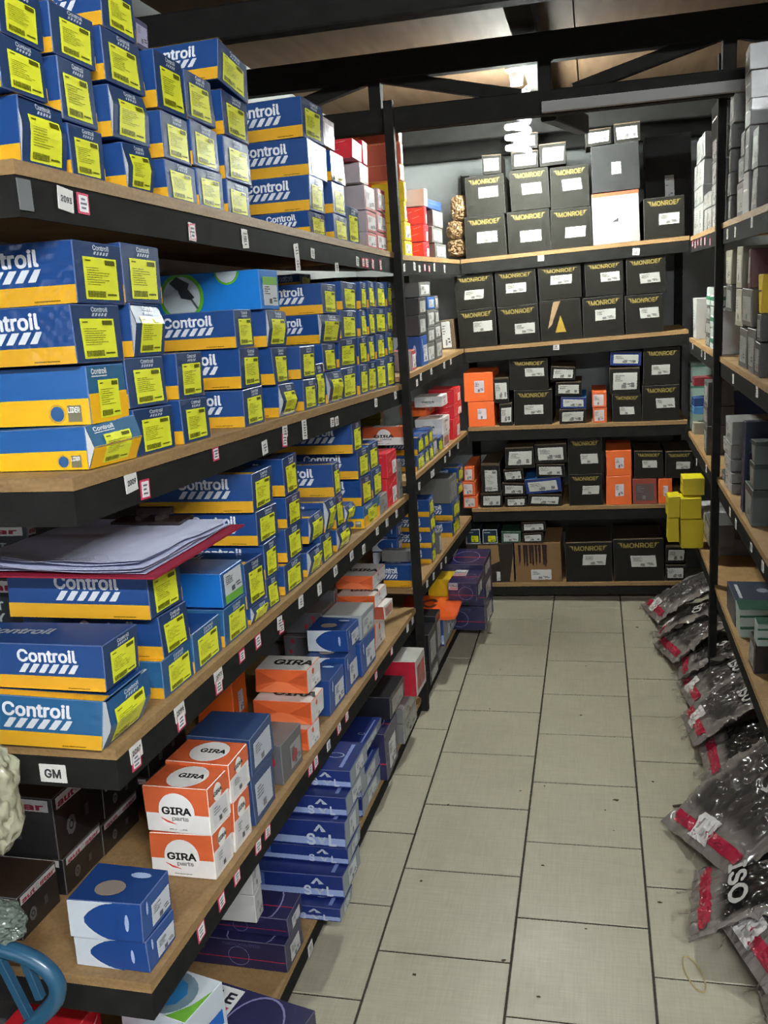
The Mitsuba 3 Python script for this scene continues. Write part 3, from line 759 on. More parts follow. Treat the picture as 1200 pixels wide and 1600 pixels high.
def monroe(C, torn=False):
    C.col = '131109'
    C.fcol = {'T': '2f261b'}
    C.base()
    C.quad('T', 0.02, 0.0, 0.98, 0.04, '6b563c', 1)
    if not torn:
        g = '857540'
        C.text('F', 'MONROE', 0.2, 0.80, 0.11, g, 2, width=0.6)
        for s in (-1, 1):
            x = 0.5 + s * 0.32
            C.poly('F', [(x, 0.795), (x + s * 0.06, 0.92), (x, 0.92)][::s], g, 2)
            C.quad('F', min(x, x + s * 0.09), 0.905, max(x, x + s * 0.09), 0.92, g, 2)
        a, b = C.r.uniform(0.22, 0.42), C.r.uniform(0.24, 0.46)
        C.sticker('F', a, b, a + 0.5, b + 0.27, 'bdbcb4', '77766f', 1, 4, skew=C.r.uniform(-0.12, 0.12))
    else:
        C.poly('F', [(0.18, 0.3), (0.24, 0.42), (0.34, 0.95), (0.52, 0.97), (0.36, 0.6), (0.28, 0.4)], '9c8060', 1)
        C.poly('F', [(0.36, 0.2), (0.62, 0.2), (0.5, 0.62)], '9a7f30', 1)


def longlabel(C, vert=False, blue=False, top=None):
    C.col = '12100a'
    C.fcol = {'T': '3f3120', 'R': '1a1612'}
    if blue:
        C.col, C.fcol = '1e2f6a', {'T': '245a8f'}
    C.base()
    e = 0.02
    C.quad('F', 0, 1 - e * 3, 1, 1, '4f4130', 1)
    if vert:
        C.sticker('F', 0.2, 0.06, 0.84, 0.78, 'b9b8b0', '6a6a66', 1, 8)
    else:
        C.sticker('F', 0.1, 0.16, 0.9, 0.8, 'b9b8b0', '77766f', 1, 4, skew=C.r.uniform(-0.1, 0.1))
        for x in (0.45, 0.72):
            C.quad('F', x, 0.24, x + 0.1, 0.42, '6a6a6a', 3, C.st)


def gira(C, white=False):
    C.col = 'e9e4de'
    C.fcol = {'T': 'd8653a', 'K': 'd8653a'} if not white else {'T': 'd8d5d0'}
    C.base()
    og = 'd8653a' if not white else 'd9d5d2'
    for f in 'LR':
        C.quad(f, 0, 0.42, 1, 1, og, 1)
        C.disc(f, 0.5, 0.48, 0.40, 0.40, 'ece8e3', 2, n=28)
        C.text(f, 'GIRA', 0.5, 0.42, 0.15, '1c1a1c', 3, width=0.46, center=True)
        C.text(f, 'parts', 0.55, 0.29, 0.085, '8d8a88', 3, width=0.26, center=True)
        C.poly(f, [(0.24, 0.34), (0.26, 0.31), (0.5, 0.2), (0.34, 0.24)], 'd6452c', 3)
        C.quad(f, 0.36, 0.08, 0.64, 0.1, '8d8a88', 2)
    C.quad('F', 0, 0.6, 1, 1, og, 1)
    C.disc('F', 0.45, 0.76, 0.19, 0.19, 'ece8e3', 2)
    C.text('F', 'GIRA', 0.45, 0.72, 0.09, '1c1a1c', 3, width=0.42, center=True)
    C.disc('T', 0.5, 0.45, 0.34, 0.3, 'ece8e3', 2, n=26)
    C.text('T', 'GIRA', 0.44, 0.6, 0.12, '1c1a1c', 3, rot90=-1)
    C.sticker('F', 0.14, 0.1, 0.86, 0.56, 'd6d2d4', '4b4b50', 1, 3)


def folded(C):
    C.col = 'dc6434'
    C.fcol = {'T': 'cfcac4', 'F': 'd6d3d2', 'K': 'd6d3d2'}
    C.base()
    # the folded end closes with an envelope flap: proud triangles, highlight and fold shade put into their oranges
    for pts, col in (([(0.02, 0.02), (0.98, 0.02), (0.62, 0.46), (0.42, 0.5)], 'e9794a'), ([(0.0, 0.98), (0.02, 0.3), (0.42, 0.52)], 'c4532a'), ([(1.0, 0.98), (0.62, 0.48), (0.98, 0.3)], 'c4532a')):
        C.poly('L', pts, col, 2)
    C.text('T', 'GIRA', 0.35, 0.75, 0.22, '2a2828', 2, rot90=-1)
    C.sticker('F', 0.25, 0.12, 0.85, 0.5, 'e4e1e0', '77777a', 1, 3)
    C.disc('F', 0.4, 0.75, 0.12, 0.12, 'd6542c', 2)


def sachs(C):
    C.col = '1f4484'
    C.fcol = {'T': '1c3c74', 'F': '224a8c'}
    C.base()
    C.quad('L', 0, 0, 0.62, 1, 'c9d0d6', 1)
    t = np.linspace(math.pi * 0.5, math.pi * 1.5, 12)
    pts = [(0.66, 0.98)] + [(0.62 + 0.42 * math.cos(x) * (1 - 0.25 * abs(math.sin(x))), 0.5 + 0.48 * math.sin(x)) for x in t] + [(0.66, 0.02)]
    C.poly('L', pts[::-1] if False else pts, '1f4484', 2)
    C.disc('L', 0.8, 0.5, 0.055, 0.22, '9fb2d4', 2)
    C.disc('T', 0.75, 0.28, 0.06, 0.14, '9fb2d4', 2)
    C.disc('T', 0.35, 0.55, 0.16, 0.2, '8d8077', 2)
    C.disc('F', 0.17, 0.75, 0.05, 0.17, '9fb2d4', 2)
    C.sticker('F', 0.32, 0.12, 0.95, 0.68, 'c3c8d0', '55585f', 1, 4)


def gdot(C):
    C.col = '5f5e62'
    C.fcol = {'T': '6f6664'}
    C.base()
    for f in 'LF':
        for i in range(3):
            C.disc(f, C.r.uniform(0.15, 0.85), C.r.uniform(0.2, 0.85), 0.1, 0.12, '9d3340', 2, n=12)
    C.sticker('F', 0.4, 0.15, 0.92, 0.75, '8f8d8d', '5d5b5c', 1, 4)


def exal(C):
    C.col = '1c2d69'
    C.fcol = {'T': '192863', 'F': '7d8792'}
    C.base()
    L = C.D / C.H
    C.quad('L', 0.0, 0.1, 1, 0.38, '8b9bc4', 1)
    C.quad('L', 0.0, 0.1, 0.07, 0.95, '8b9bc4', 1)
    C.quad('L', 0.07, 0.38, 0.16, 0.95, '4d619f', 1)
    C.text('L', 'S', 0.58, 0.1, 0.4, 'b4bccb', 2)
    C.text('L', 'L', 0.82, 0.1, 0.4, 'b4bccb', 2)
    for p in (([(0.66, 0.62), (0.72, 0.9), (0.745, 0.86), (0.69, 0.6)]), ([(0.80, 0.62), (0.745, 0.6), (0.74, 0.86), (0.72, 0.9)]), ([(0.69, 0.4), (0.745, 0.12), (0.77, 0.16), (0.72, 0.42)]), ([(0.745, 0.14), (0.80, 0.4), (0.775, 0.42), (0.735, 0.2)])):
        C.poly('L', p, 'a4adbd', 3)
        C.poly('L', p[::-1], 'a4adbd', 3)
    C.quad('T', 0.1, 0.1, 0.9, 0.14, '6f80b4', 1)
    C.disc('T', 0.5, 0.25, 0.06, 0.1, '8b97bb', 1, inner=0.8)
    C.sticker('F', 0.3, 0.15, 0.75, 0.85, 'b8bec4', '5d6168', 1, 4)


def frasle(C):
    C.col = '211f44'
    C.base()
    C.quad('T', 0.5, 0.5, 0.95, 0.97, 'c5c4c4', 2)
    for i in range(6):
        y = 0.94 - i * 0.07
        C.poly('T', [(0.53, y), (0.66, y - 0.03), (0.66, y - 0.07), (0.53, y - 0.04)][::-1], 'a83244', 3)
    C.quad('L', 0, 0.34, 1, 0.37, 'a2243f', 1)
    C.quad('T', 0.42, 0, 0.45, 1, 'a2243f', 1)
    C.disc('L', 0.62, 0.45, 0.36, 0.34, '6f6d94', 2, inner=0.94, n=28)
    C.disc('T', 0.45, 0.3, 0.3, 0.2, '6f6d94', 2, inner=0.94, n=28)
    C.quad('L', 0.02, 0.62, 0.34, 0.98, 'c5c4c4', 1)
    C.text('L', 'FRASLE', 0.04, 0.8, 0.13, '1d1c28', 2, width=0.28)
    C.stripes('L', 0.03, 0.64, 0.32, 0.77, 'a83244', 6)
    C.text('T', 'FRASLE', 0.72, 0.95, 0.085, '1d1c28', 3, rot90=-1)
    for i in range(3):
        C.quad('L', 0.5, 0.9 - i * 0.04, 0.8, 0.91 - i * 0.04, '55547a', 2)
    C.sticker('F', 0.25, 0.12, 0.8, 0.7, 'b9b9bc', '5d5d63', 1, 4)


def shock(C):
    C.col = '1877c9'
    C.fcol = {'F': '1d6fbb'}
    C.base()
    for a, b, r in ((0.3, 0.42, 0.62), (0.72, 1.0, 0.34)):
        w, h = C.fr['L'][4:]
        for rr, col, lay in ((r, '5cb02e', 1), (r * 0.84, 'c4cfd2', 2)):
            t = np.linspace(0, 2 * math.pi, 40)
            X, Y = a * w + rr * h * np.cos(t), b * h + rr * h * np.sin(t)
            X, Y = np.clip(X, 0.001, w - 0.001), np.clip(Y, 0.001, h - 0.001)
            C._emit(C.mb, 'L', np.append(X, a * w), np.append(Y, min(b, 0.99) * h), [[i, i + 1, 40] for i in range(39)], col, lay)
    C.poly('L', [(0.2, 0.8), (0.27, 0.95), (0.38, 0.75), (0.36, 0.6), (0.26, 0.62)], '2b3335', 3)
    C.poly('L', [(0.27, 0.62), (0.37, 0.6), (0.42, 0.4), (0.38, 0.34), (0.3, 0.4)], '22292b', 4)
    C.poly('L', [(0.38, 0.36), (0.4, 0.36), (0.45, 0.12), (0.43, 0.11)], '4a5254', 3)
    C.quad('F', 0.14, 0.62, 0.9, 0.82, '6aa83e', 2)
    C.sticker('F', 0.14, 0.1, 0.9, 0.66, 'c9ced0', '4c5054', 1, 4)


def clutch(C):
    C.col = '1b6fc4'
    C.fcol = {'T': '27548a', 'F': '2d5a8f'}
    C.base()
    w, h = C.fr['L'][4:]
    for a, b, r in ((0.15, 0.9, 0.45), (0.55, -0.05, 0.5)):
        for rr, col, lay in ((r, '61b23a', 1), (r * 0.78, 'c8d2d3', 2)):
            t = np.linspace(0, 2 * math.pi, 40)
            X, Y = np.clip(a * w + rr * h * np.cos(t), 0.001, w - 0.001), np.clip(b * h + rr * h * np.sin(t), 0.001, h - 0.001)
            C._emit(C.mb, 'L', np.append(X, a * w), np.append(Y, min(max(b, 0.01), 0.99) * h), [[i, i + 1, 40] for i in range(39)], col, lay)
    C.quad('F', 0.12, 0.05, 0.9, 0.28, '6aa83e', 1)
    C.sticker('F', 0.12, 0.28, 0.9, 0.92, 'c4c8ca', '55585c', 1, 5)


def autostar(C):
    C.col = '1d1b1b'
    C.fcol = {'T': '3a2a20'}
    C.base()
    for f in 'FL':
        C.quad(f, 0.06, 0.78, 0.96, 0.97, 'b9b4b2', 1)
        C.text(f, 'aut', 0.09, 0.81, 0.10, '8c1f35', 2, width=0.33)
        C.text(f, 'star', 0.54, 0.81, 0.10, '8c1f35', 2, width=0.38)
        C.disc(f, 0.48, 0.87, 0.06, 0.06, '8d8a8a', 2, inner=0.6)
        C.disc(f, 0.3, 0.38, 0.13, 0.16, '4f4d4d', 2, inner=0.5, n=8)
        C.disc(f, 0.3, 0.38, 0.04, 0.05, '4f4d4d', 2, n=8)
        C.quad(f, 0.6, 0.3, 0.68, 0.5, '3a3838', 2)


def cvjoint(C):
    C.col = '20262a'
    C.base()
    for f in 'FL':
        for i, t in enumerate(('CONSTANT', 'VELOCITY', 'JOINT')):
            C.text(f, t, 0.08, 0.5 - i * 0.19, 0.13, '8f9797', 2, width=0.7 if i < 2 else 0.45)
        C.quad(f, 0.05, 0.78, 0.95, 0.97, 'c4c0bc', 1)
        C.text(f, 'autstar', 0.1, 0.82, 0.1, '8c1f35', 2, width=0.8)


def simple(col, label=None, top=None, text=None, tcol='e8e4e0', band=None, lab=(0.12, 0.14, 0.88, 0.8), ink='77777a', side=None, lines=4):
    def fn(C):
        C.col = col
        C.fcol = {}
        if top:
            C.fcol['T'] = top
        if side:
            C.fcol['L'] = C.fcol['R'] = side
        C.base()
        if band:
            for f in 'FLR':
                C.quad(f, 0, band[1], 1, band[2], band[0], 1)
        if text:
            for f in 'LR':
                C.text(f, text, 0.1, 0.45, 0.18, tcol, 2, width=0.7)
        if label:
            C.sticker('F', *lab, label, ink, 1, lines)
        if text is None and not label:
            C.quad('F', 0.15, 0.55, 0.85, 0.6, tcol, 1)
    return fn


def redstreak(C):
    C.col = 'cf2430'
    C.base()
    for f in 'LF':
        for x, y in ((0.1, 0.2), (0.5, 0.35), (0.2, 0.62), (0.6, 0.75)):
            C.poly(f, [(x, y), (x + 0.3, y + 0.12), (x + 0.3, y + 0.15), (x, y + 0.03)], 'e69a9c', 2)
    C.sticker('F', 0.5, 0.06, 0.92, 0.6, 'ddd6d4', '8a7a7a', 1, 3)


def redwhite(C):
    C.col = 'a3989a'
    C.fcol = {'F': 'b04a48', 'T': 'a04a48'}
    C.base()
    C.sticker('F', 0.1, 0.12, 0.9, 0.8, 'd9d2d2', '8f7f80', 1, 4)


def ctl(teal=False, flap=False, tex=True):
    return lambda C: controil(C, teal, flap, tex=tex)


def torn_monroe(C):
    monroe(C, True)


def redtop(C):
    C.col = '9a9894'
    C.fcol = {'T': 'd9542c', 'R': 'cf4a2a', 'L': 'b9b7b4'}
    C.base()
    C.quad('F', 0, 0.93, 1, 1.0, 'd24a20', 1)
    C.poly('F', [(0.5, 0.52), (0.62, 0.74), (0.72, 0.82), (0.68, 0.7), (0.58, 0.56)], '8a8886', 2)
    C.poly('F', [(0.43, 0.42), (0.55, 0.42), (0.56, 0.5), (0.52, 0.46)], '3a3838', 2)
    for y in (0.2, 0.26, 0.32):
        C.quad('F', 0.4, y, 0.68, y + 0.02, 'b5b2b0', 1)


def kraftside(C):
    C.col = '2a231d'
    C.fcol = {'T': '3a2f24'}
    C.base()
    C.poly('F', [(0.2, 0.5), (0.25, 0.97), (0.68, 0.97), (0.7, 0.55), (0.5, 0.45)], '8d6f4a', 1)
    C.poly('F', [(0.9, 0.02), (0.99, 0.02), (0.99, 0.7), (0.95, 0.3)], '8d6f4a', 1)
    C.sticker('F', 0.62, 0.04, 0.7, 0.28, 'c4c4c0', '77777a', 1, 3)


def kraftfront(C):
    C.col = '7a5c3c'
    C.base()
    r = C.r
    for i in range(9):
        x = 0.1 + i * 0.07 + r.uniform(-0.02, 0.02)
        C.poly('F', [(x, 0.96), (x + 0.06, 0.95), (x + 0.05, r.uniform(0.4, 0.6)), (x + 0.015, r.uniform(0.35, 0.5))], '2c1c17', 1)
    C.sticker('F', 0.34, 0.06, 0.78, 0.32, 'c4c4c0', '77777a', 1, 4)


def greenwhite(C):
    C.col = '1c2a3a'
    C.fcol = {'T': '15211c'}
    C.base()
    for q in ((0, 0, 1, 0.05), (0, 0.95, 1, 1), (0, 0, 0.04, 1), (0.96, 0, 1, 1)):
        C.quad('F', *q, 'cfd2d0', 2)
    C.quad('F', 0.1, 0.75, 0.5, 0.8, '9fb0b4', 1)
    C.sticker('F', 0.36, 0.12, 0.88, 0.55, 'c9c820', '66651a', 1, 3)


def navyflat(C):
    C.col = '2a3040'
    C.fcol = {'T': '343a48'}
    C.base()
    C.quad('T', 0.2, 0.1, 0.9, 0.16, 'a8aab0', 1)
    C.disc('T', 0.5, 0.6, 0.14, 0.12, '7b818c', 1, n=8)
    C.quad('R', 0, 0.85, 1, 1, '6d7484', 1)


def greenw(C):
    C.col = '9aa79f'
    C.base()
    for f in 'RL':
        C.quad(f, 0, 0.72, 1, 0.8, '2e5c44', 1)
        C.quad(f, 0, 0.3, 1, 0.4, '2e5c44', 1)
        C.disc(f, 0.5, 0.9, 0.07, 0.07, '2e5c44', 1)
    C.quad('T', 0, 0, 1, 1, '274a3a', 1)


def ideal(C):
    C.col = '1c2136'
    C.base()
    C.text('R', 'ID', 0.08, 0.66, 0.14, '3d4560', 1, width=0.35)
    C.text('R', 'ID', 0.08, 0.3, 0.14, '3d4560', 1, width=0.35)


def greylight(C):
    C.col = '747472'
    C.fcol = {'F': '8b8b88'}
    C.base()
    C.sticker('F', 0.12, 0.14, 0.88, 0.86, '9a9994', '5f5f5c', 1, 4)


CT = 'carton'
KINDS = {
    'c': (ctl(), 'blue carton with yellow band and sticker', 'brake_carton', 'carton_print'),
    'c*': (ctl(flap=True), 'blue-yellow carton with bulging end flap', 'brake_carton', 'carton_print'),
    'cg': (ctl(), 'film-wrapped blue and yellow carton', 'brake_carton', 'carton_gloss'),
    'il': (ctl(), 'long blue and yellow carton', 'brake_carton', 'carton_print'),
    'cteal': (ctl(teal=True), 'teal and yellow carton with yellow sticker', 'brake_carton', 'carton_print'),
    'teal*': (ctl(teal=True, flap=True), 'faded teal carton with bulging end flap', 'brake_carton', 'carton_print'),
    'cold': (controil_old, 'older blue carton with wide yellow half', 'brake_carton', 'carton_gloss'),
    'cold*': (lambda C: controil_old(C, True), 'crushed older blue and yellow carton', 'brake_carton', 'carton_gloss'),
    'shock': (shock, 'bright blue carton with green circles', 'shock_absorber_carton', 'carton_print'),
    'clut': (clutch, 'bright blue carton with green arcs', 'clutch_carton', 'carton_print'),
    'lav': (simple('4c4a66', 'a9a4bd', lines=3), 'small lavender carton', 'small_carton', 'carton_print'),
    'pink': (simple('9a8588', 'd8c9c9', top='a89090'), 'pinkish carton', 'small_carton', 'carton_gloss'),
    'rw': (redwhite, 'red-fronted carton with white label', 'bearing_carton', 'carton_print'),
    'redw': (redwhite, 'red and white carton', 'bearing_carton', 'carton_print'),
    'redb': (redstreak, 'dark red carton', 'bearing_carton', 'carton_print'),
    'red': (redstreak, 'red carton with slanted white print', 'bearing_carton', 'carton_print'),
    'redc': (simple('a89f9c', 'a23a3c', top='b6b3ac', side='b01f33'), 'red and grey carton', 'filter_carton', 'carton_gloss'),
    'red2': (simple('8f3a2c', '5d4a48'), 'dull red carton wrapped in film', 'small_carton', 'carton_gloss'),
    'oran': (simple('ee6a28', 'd6c9cc', lab=(0.36, 0.3, 0.7, 0.72), ink='5d5560', lines=3), 'orange carton with small white label', 'orange_carton', 'carton_print'),
    'oranw': (simple('e4a070', 'e6dfd8', side='b5533a'), 'orange and white carton', 'orange_carton', 'carton_print'),
    'orw': (simple('d9622f', 'cdbfba', lab=(0.1, 0.12, 0.8, 0.85)), 'small orange carton with white label', 'orange_carton', 'carton_print'),
    'olive': (simple('6a6a1c', None, tcol='33330f'), 'olive yellow carton', 'small_carton', 'carton_print'),
    'greyl': (greylight, 'pale grey carton', 'grey_carton', 'carton_print'),
    'gira': (gira, 'orange and white carton with round logo', 'orange_white_carton', 'carton_print'),
    'wgira': (lambda C: gira(C, True), 'white carton with round logo', 'orange_white_carton', 'carton_print'),
    'fold': (folded, 'orange carton with folded envelope end', 'orange_white_carton', 'carton_print'),
    'sachs': (sachs, 'navy and white carton with rounded shape', 'bearing_carton', 'carton_print'),
    'sachs2': (sachs, 'navy and white carton', 'bearing_carton', 'carton_print'),
    'dblue': (simple('2c456f', 'b4bac4', top='2a4068'), 'dark blue carton with white label', 'bearing_carton', 'carton_print'),
    'gdot': (gdot, 'grey carton with red dots', 'grey_carton', 'carton_print'),
    'grayw': (simple('8f979b', 'c2c6c8', top='a9a9a6'), 'grey-white carton with printed label', 'grey_carton', 'carton_print'),
    'grey': (simple('6d6c68', '8a8985', top='5a5955'), 'plain grey carton', 'grey_carton', 'carton_print'),
    'whred': (simple('cfc9c4', 'c07f72', side='a8503c'), 'small white carton with red label', 'small_carton', 'carton_print'),
    'auto': (autostar, 'black carton with red-lettered strip', 'driveshaft_carton', 'carton_gloss'),
    'cv': (cvjoint, 'black carton with large pale lettering', 'driveshaft_carton', 'carton_gloss'),
    'fras': (frasle, 'navy carton with pale ring, red line', 'brake_pad_carton', 'carton_gloss'),
    'exal': (exal, 'flat deep blue carton with silver emblem', 'gasket_carton', 'carton_gloss'),
    'blk': (simple('1a1a1e', '8d8d8c', tcol='b8b4b0'), 'black carton with pale print', 'clutch_carton', 'carton_gloss'),
    'yelw': (simple('e8d020', 'ece4dc', side='d9bf12'), 'yellow and white carton', 'small_carton', 'carton_print'),
    'yelb': (simple('c9a61a', None, tcol='4a3c0c'), 'mustard yellow carton', 'small_carton', 'carton_print'),
    'yel': (simple('c9b51c', None, tcol='5a4f10', top='d9c81e'), 'yellow carton', 'yellow_carton', 'carton_print'),
    'wht': (simple('b9b8b4', 'c6c5c2'), 'white carton', 'white_carton', 'carton_print'),
    'gryw': (simple('62625e', 'c9c8c4'), 'grey carton with white end label', 'grey_carton', 'carton_print'),
    'shk': (simple('3b3a3a', 'a9a8a4', tcol='5d5b5a'), 'dark grey carton with ring print', 'grey_carton', 'carton_print'),
    'blw': (simple('2a5fa8', 'b9bfc4'), 'blue carton with white label', 'small_carton', 'carton_print'),
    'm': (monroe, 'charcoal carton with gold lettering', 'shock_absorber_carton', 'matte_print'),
    'mt': (torn_monroe, 'torn charcoal carton with gold triangle', 'shock_absorber_carton', 'matte_print'),
    'big': (redtop, 'white carton with orange-red edges', 'white_carton', 'carton_print'),
    'bigb': (simple('242424', 'b9b9b6', lab=(0.42, 0.36, 0.62, 0.62), lines=2), 'tall plain black carton', 'black_carton', 'matte_print'),
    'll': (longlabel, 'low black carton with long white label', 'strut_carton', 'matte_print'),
    'llv': (lambda C: longlabel(C, True), 'upright black carton with white label', 'strut_carton', 'matte_print'),
    'llb': (lambda C: longlabel(C, False, True), 'blue carton with long white label', 'strut_carton', 'matte_print'),
    'kw': (simple('5b4a36', 'c6c6c2', lab=(0.06, 0.08, 0.72, 0.95)), 'brown carton with white label', 'kraft_carton', 'carton_print'),
    'kb': (kraftside, 'black carton with torn kraft patch', 'kraft_carton', 'matte_print'),
    'kb2': (kraftfront, 'kraft carton stained dark at the top', 'kraft_carton', 'matte_print'),
    'gnw': (greenwhite, 'white-outlined dark carton with yellow label', 'small_carton', 'carton_print'),
    'grl': (simple('2c4a34', 'b9bdb6', top='254030'), 'dark green carton with white label', 'small_carton', 'carton_print'),
    'wl': (greylight, 'narrow grey carton with white end', 'grey_carton', 'carton_print'),
    'gw': (simple('504f4c', '85847f', side='4b4a47'), 'grey carton with pale end', 'grey_carton', 'carton_print'),
    'gwp': (simple('7b7974', '9d9c97', side='5f5e5a'), 'grey carton wrapped in shiny film', 'grey_carton', 'shiny_film'),
    'silv': (simple('8e8e8c', None, side='8a8a88'), 'silver-grey carton', 'grey_carton', 'carton_gloss'),
    'blkp': (simple('23211f', None), 'black bundle wrapped in clear film', 'wrapped_carton', 'shiny_film'),
    'beige': (simple('8f8a78', 'a9a595', side='7d7966'), 'beige carton', 'beige_carton', 'carton_print'),
    'wine': (simple('4a1a20', '8f8a86', side='4d1c22'), 'dark wine red carton', 'wine_red_carton', 'carton_print'),
    'dk': (simple('201e1c', None, tcol='24221f', top='1d1b19'), 'plain dark carton at the back', 'black_carton', 'matte_print'),  # hidden deep behind the stacks, placed to darken the gaps
    'gdk': (simple('3a3937', '7d7c78', side='3f3e3b'), 'dark grey carton', 'grey_carton', 'carton_print'),
    'grn': (simple('a9b0aa', None, band=('2e6a4a', 0.3, 0.5)), 'white carton with green band', 'white_carton', 'carton_print'),
    'mint': (simple('8fa89c', None, band=('4f7f68', 0.75, 0.85)), 'mint green carton', 'mint_carton', 'carton_print'),
    'sky': (simple('3f78a8', None), 'light blue carton', 'blue_carton', 'carton_print'),
    'blu': (simple('20386c', None, tcol='4c6498'), 'blue carton', 'blue_carton', 'carton_print'),
    'redp': (simple('7d2a30', None), 'dull red carton', 'red_carton', 'carton_print'),
    'idn': (ideal, 'tall navy carton with faint lettering', 'navy_carton', 'carton_print'),
    'gmid': (simple('4b5250', '727876', side='464d4b', band=('2d3632', 0.8, 1.0)), 'grey-green carton', 'grey_carton', 'carton_print'),
    'gbig': (simple('5f5c58', None, top='6a6762', tcol='3a3836'), 'wide grey carton', 'grey_carton', 'carton_print'),
    'navyf': (navyflat, 'flat navy carton with silver print', 'navy_carton', 'carton_gloss'),
    'grnw': (greenw, 'pale carton with dark green bands', 'green_banded_carton', 'carton_print'),
}
ORD = ['first', 'second', 'third', 'fourth', 'fifth', 'sixth', 'seventh', 'eighth', 'ninth', 'tenth', 'eleventh', 'twelfth', 'thirteenth', 'fourteenth', 'fifteenth', 'sixteenth', 'seventeenth', 'eighteenth', 'nineteenth', 'twentieth'] + ['twenty-' + x for x in ('first', 'second', 'third', 'fourth', 'fifth', 'sixth', 'seventh', 'eighth', 'ninth')]
LAYER = ['bottom', 'second', 'third', 'fourth', 'fifth', 'sixth', 'seventh', 'eighth', 'ninth']
LEVEL = {'1': 'top', '2': 'second', '3': 'third', '4': 'fourth', '5': 'bottom'}
RACKNAME = {'N': 'near left', 'F': 'far left', 'B': 'back', 'R': 'right'}
STICK = {'c': 'yellow_sticker', 'il': 'yellow_sticker', 'cold': 'yellow_sticker', 'cteal': 'yellow_sticker', 'teal': 'yellow_sticker', 'cg': 'yellow_sticker'}
seed = 0
for s, txt in ROWS.items():
    M, L = frame(s)
    items = []
    for row in filter(None, txt.split(';')):
        p = row.split()
        k = p[0].rstrip('~')
        items.append([k] + [int(x) / 1000 for x in p[1:7]] + [int(p[7]) if len(p) > 7 else 0])
    items.sort(key=lambda r: (r[1] + r[2] / 2, r[3]))
    stacks = []
    for it in sorted(items, key=lambda r: r[3]):
        best, bo = None, 0
        for st in stacks:
            q = st[-1]
            ov = min(q[1] + q[2], it[1] + it[2]) - max(q[1], it[1])
            od = min(q[5] + q[6], it[5] + it[6]) - max(q[5], it[5])
            if ov > bo and od > 0.01 and q[3] + q[4] <= it[3] + 0.012:
                best, bo = st, ov
        if best is None:
            stacks.append([it])
        else:
            best.append(it)
    stacks.sort(key=lambda st: st[0][1] + st[0][2] / 2 + 0.001 * st[0][5])
    for si, st in enumerate(stacks):
        for li, (k, u0, W, v0, H, ins, D, roll) in enumerate(st):
            seed += 1
            fn, look, nm, mat = KINDS[k]
            r = random.Random(seed * 7)
            crush = {'N': 0.0022, 'F': 0.0015, 'B': 0.0025, 'R': 0.0025}[s[0]]
            if k in ('cold*', 'teal*'):
                crush = 0.006
            C = Carton(max(W - 0.003, 0.02), D, max(H - 0.002, 0.015), BLUE, seed, crush)
            fn(C)
            if k in ('cg',) or (nm == 'brake_carton' and r.random() < 0.4 and mat == 'carton_print'):
                mat = 'cling_film'
            A = np.eye(4)
            A[:3, 3] = (-C.W / 2, -D / 2, 0)
            yaw = r.uniform(-0.8, 0.8) if W < 0.2 else r.uniform(-0.4, 0.4)
            B = rot((0, 0, 1), yaw) @ A
            if mat == 'cling_film' and s[0] == 'N' and u0 > 1.0:
                B = rot((0, 0, 1), r.uniform(-3.5, 0.5)) @ B
            if roll:
                B = rot((0, 1, 0), -roll) @ B
                B[2, 3] += abs(math.sin(math.radians(roll))) * C.W / 2
            A2 = np.eye(4)
            A2[:3, 3] = (u0 + W / 2, ins + D / 2, v0 + 0.0003)
            X = M @ A2 @ B
            kk = numbered(nm)
            C.mb.entry(kk, mat, X, C.warp)
            if C.flap:
                C.flap.entry(kk + '__end_flap', mat, X, C.warp)
                tag(kk + '__end_flap', 'bowed end flap with pale torn edges')
            if C.st:
                C.st.entry(kk + '__' + STICK.get(k.rstrip('*'), 'paper_label'), 'cling_film' if nm == 'brake_carton' and mat != 'carton_print' else 'paper_label', X, C.warp)
            where = 'from the near end' if s[0] == 'N' else ('past the post' if s[0] == 'F' else ('from the left' if s[0] == 'B' else 'from the far end'))
            lab = f"{look}, {LAYER[min(li, 8)]} in {ORD[min(si, 28)]} stack, {RACKNAME[s[0]]} rack's {LEVEL[s[1]]} shelf"
            if any(d.get('label') == lab for d in labels.values()):
                lab = lab.replace(' in ', ' deep in ', 1)
            tag(kk, lab, 'carton', f"cartons on the {RACKNAME[s[0]]} rack's {LEVEL[s[1]]} shelf")


# ------------------------------------------------------------------ clipboard on the third shelf
def grid_mesh(fn, nu, nv, thick=0.0):
    """A sheet fn(u, v) -> xyz over the unit square, closed with a given thickness (downwards)."""
    U, V = np.meshgrid(np.linspace(0, 1, nu), np.linspace(0, 1, nv), indexing='ij')
    top = fn(U.ravel(), V.ravel())
    F = [[i * nv + j, (i + 1) * nv + j, (i + 1) * nv + j + 1, i * nv + j + 1] for i in range(nu - 1) for j in range(nv - 1)]
    if not thick:
        return top, np.array(F)
    bot = top - [0, 0, thick]
    n = nu * nv
    F2 = F + [[a + n for a in f[::-1]] for f in F]
    edge = [i * nv for i in range(nu)] + [(nu - 1) * nv + j for j in range(1, nv)] + [i * nv + nv - 1 for i in range(nu - 2, -1, -1)] + [j for j in range(nv - 2, 0, -1)]
    for i in range(len(edge)):
        a, b = edge[i], edge[(i + 1) % len(edge)]
        F2.append([b, a, a + n, b + n])
    return np.vstack([top, bot]), np.array(F2)


A, B, Cc, D = (np.array(x) for x in ((-0.985, 1.232, 1.1475), (-0.657, 1.224, 1.1475), (-0.634, 1.545, 1.1475), (-0.962, 1.553, 1.1475)))


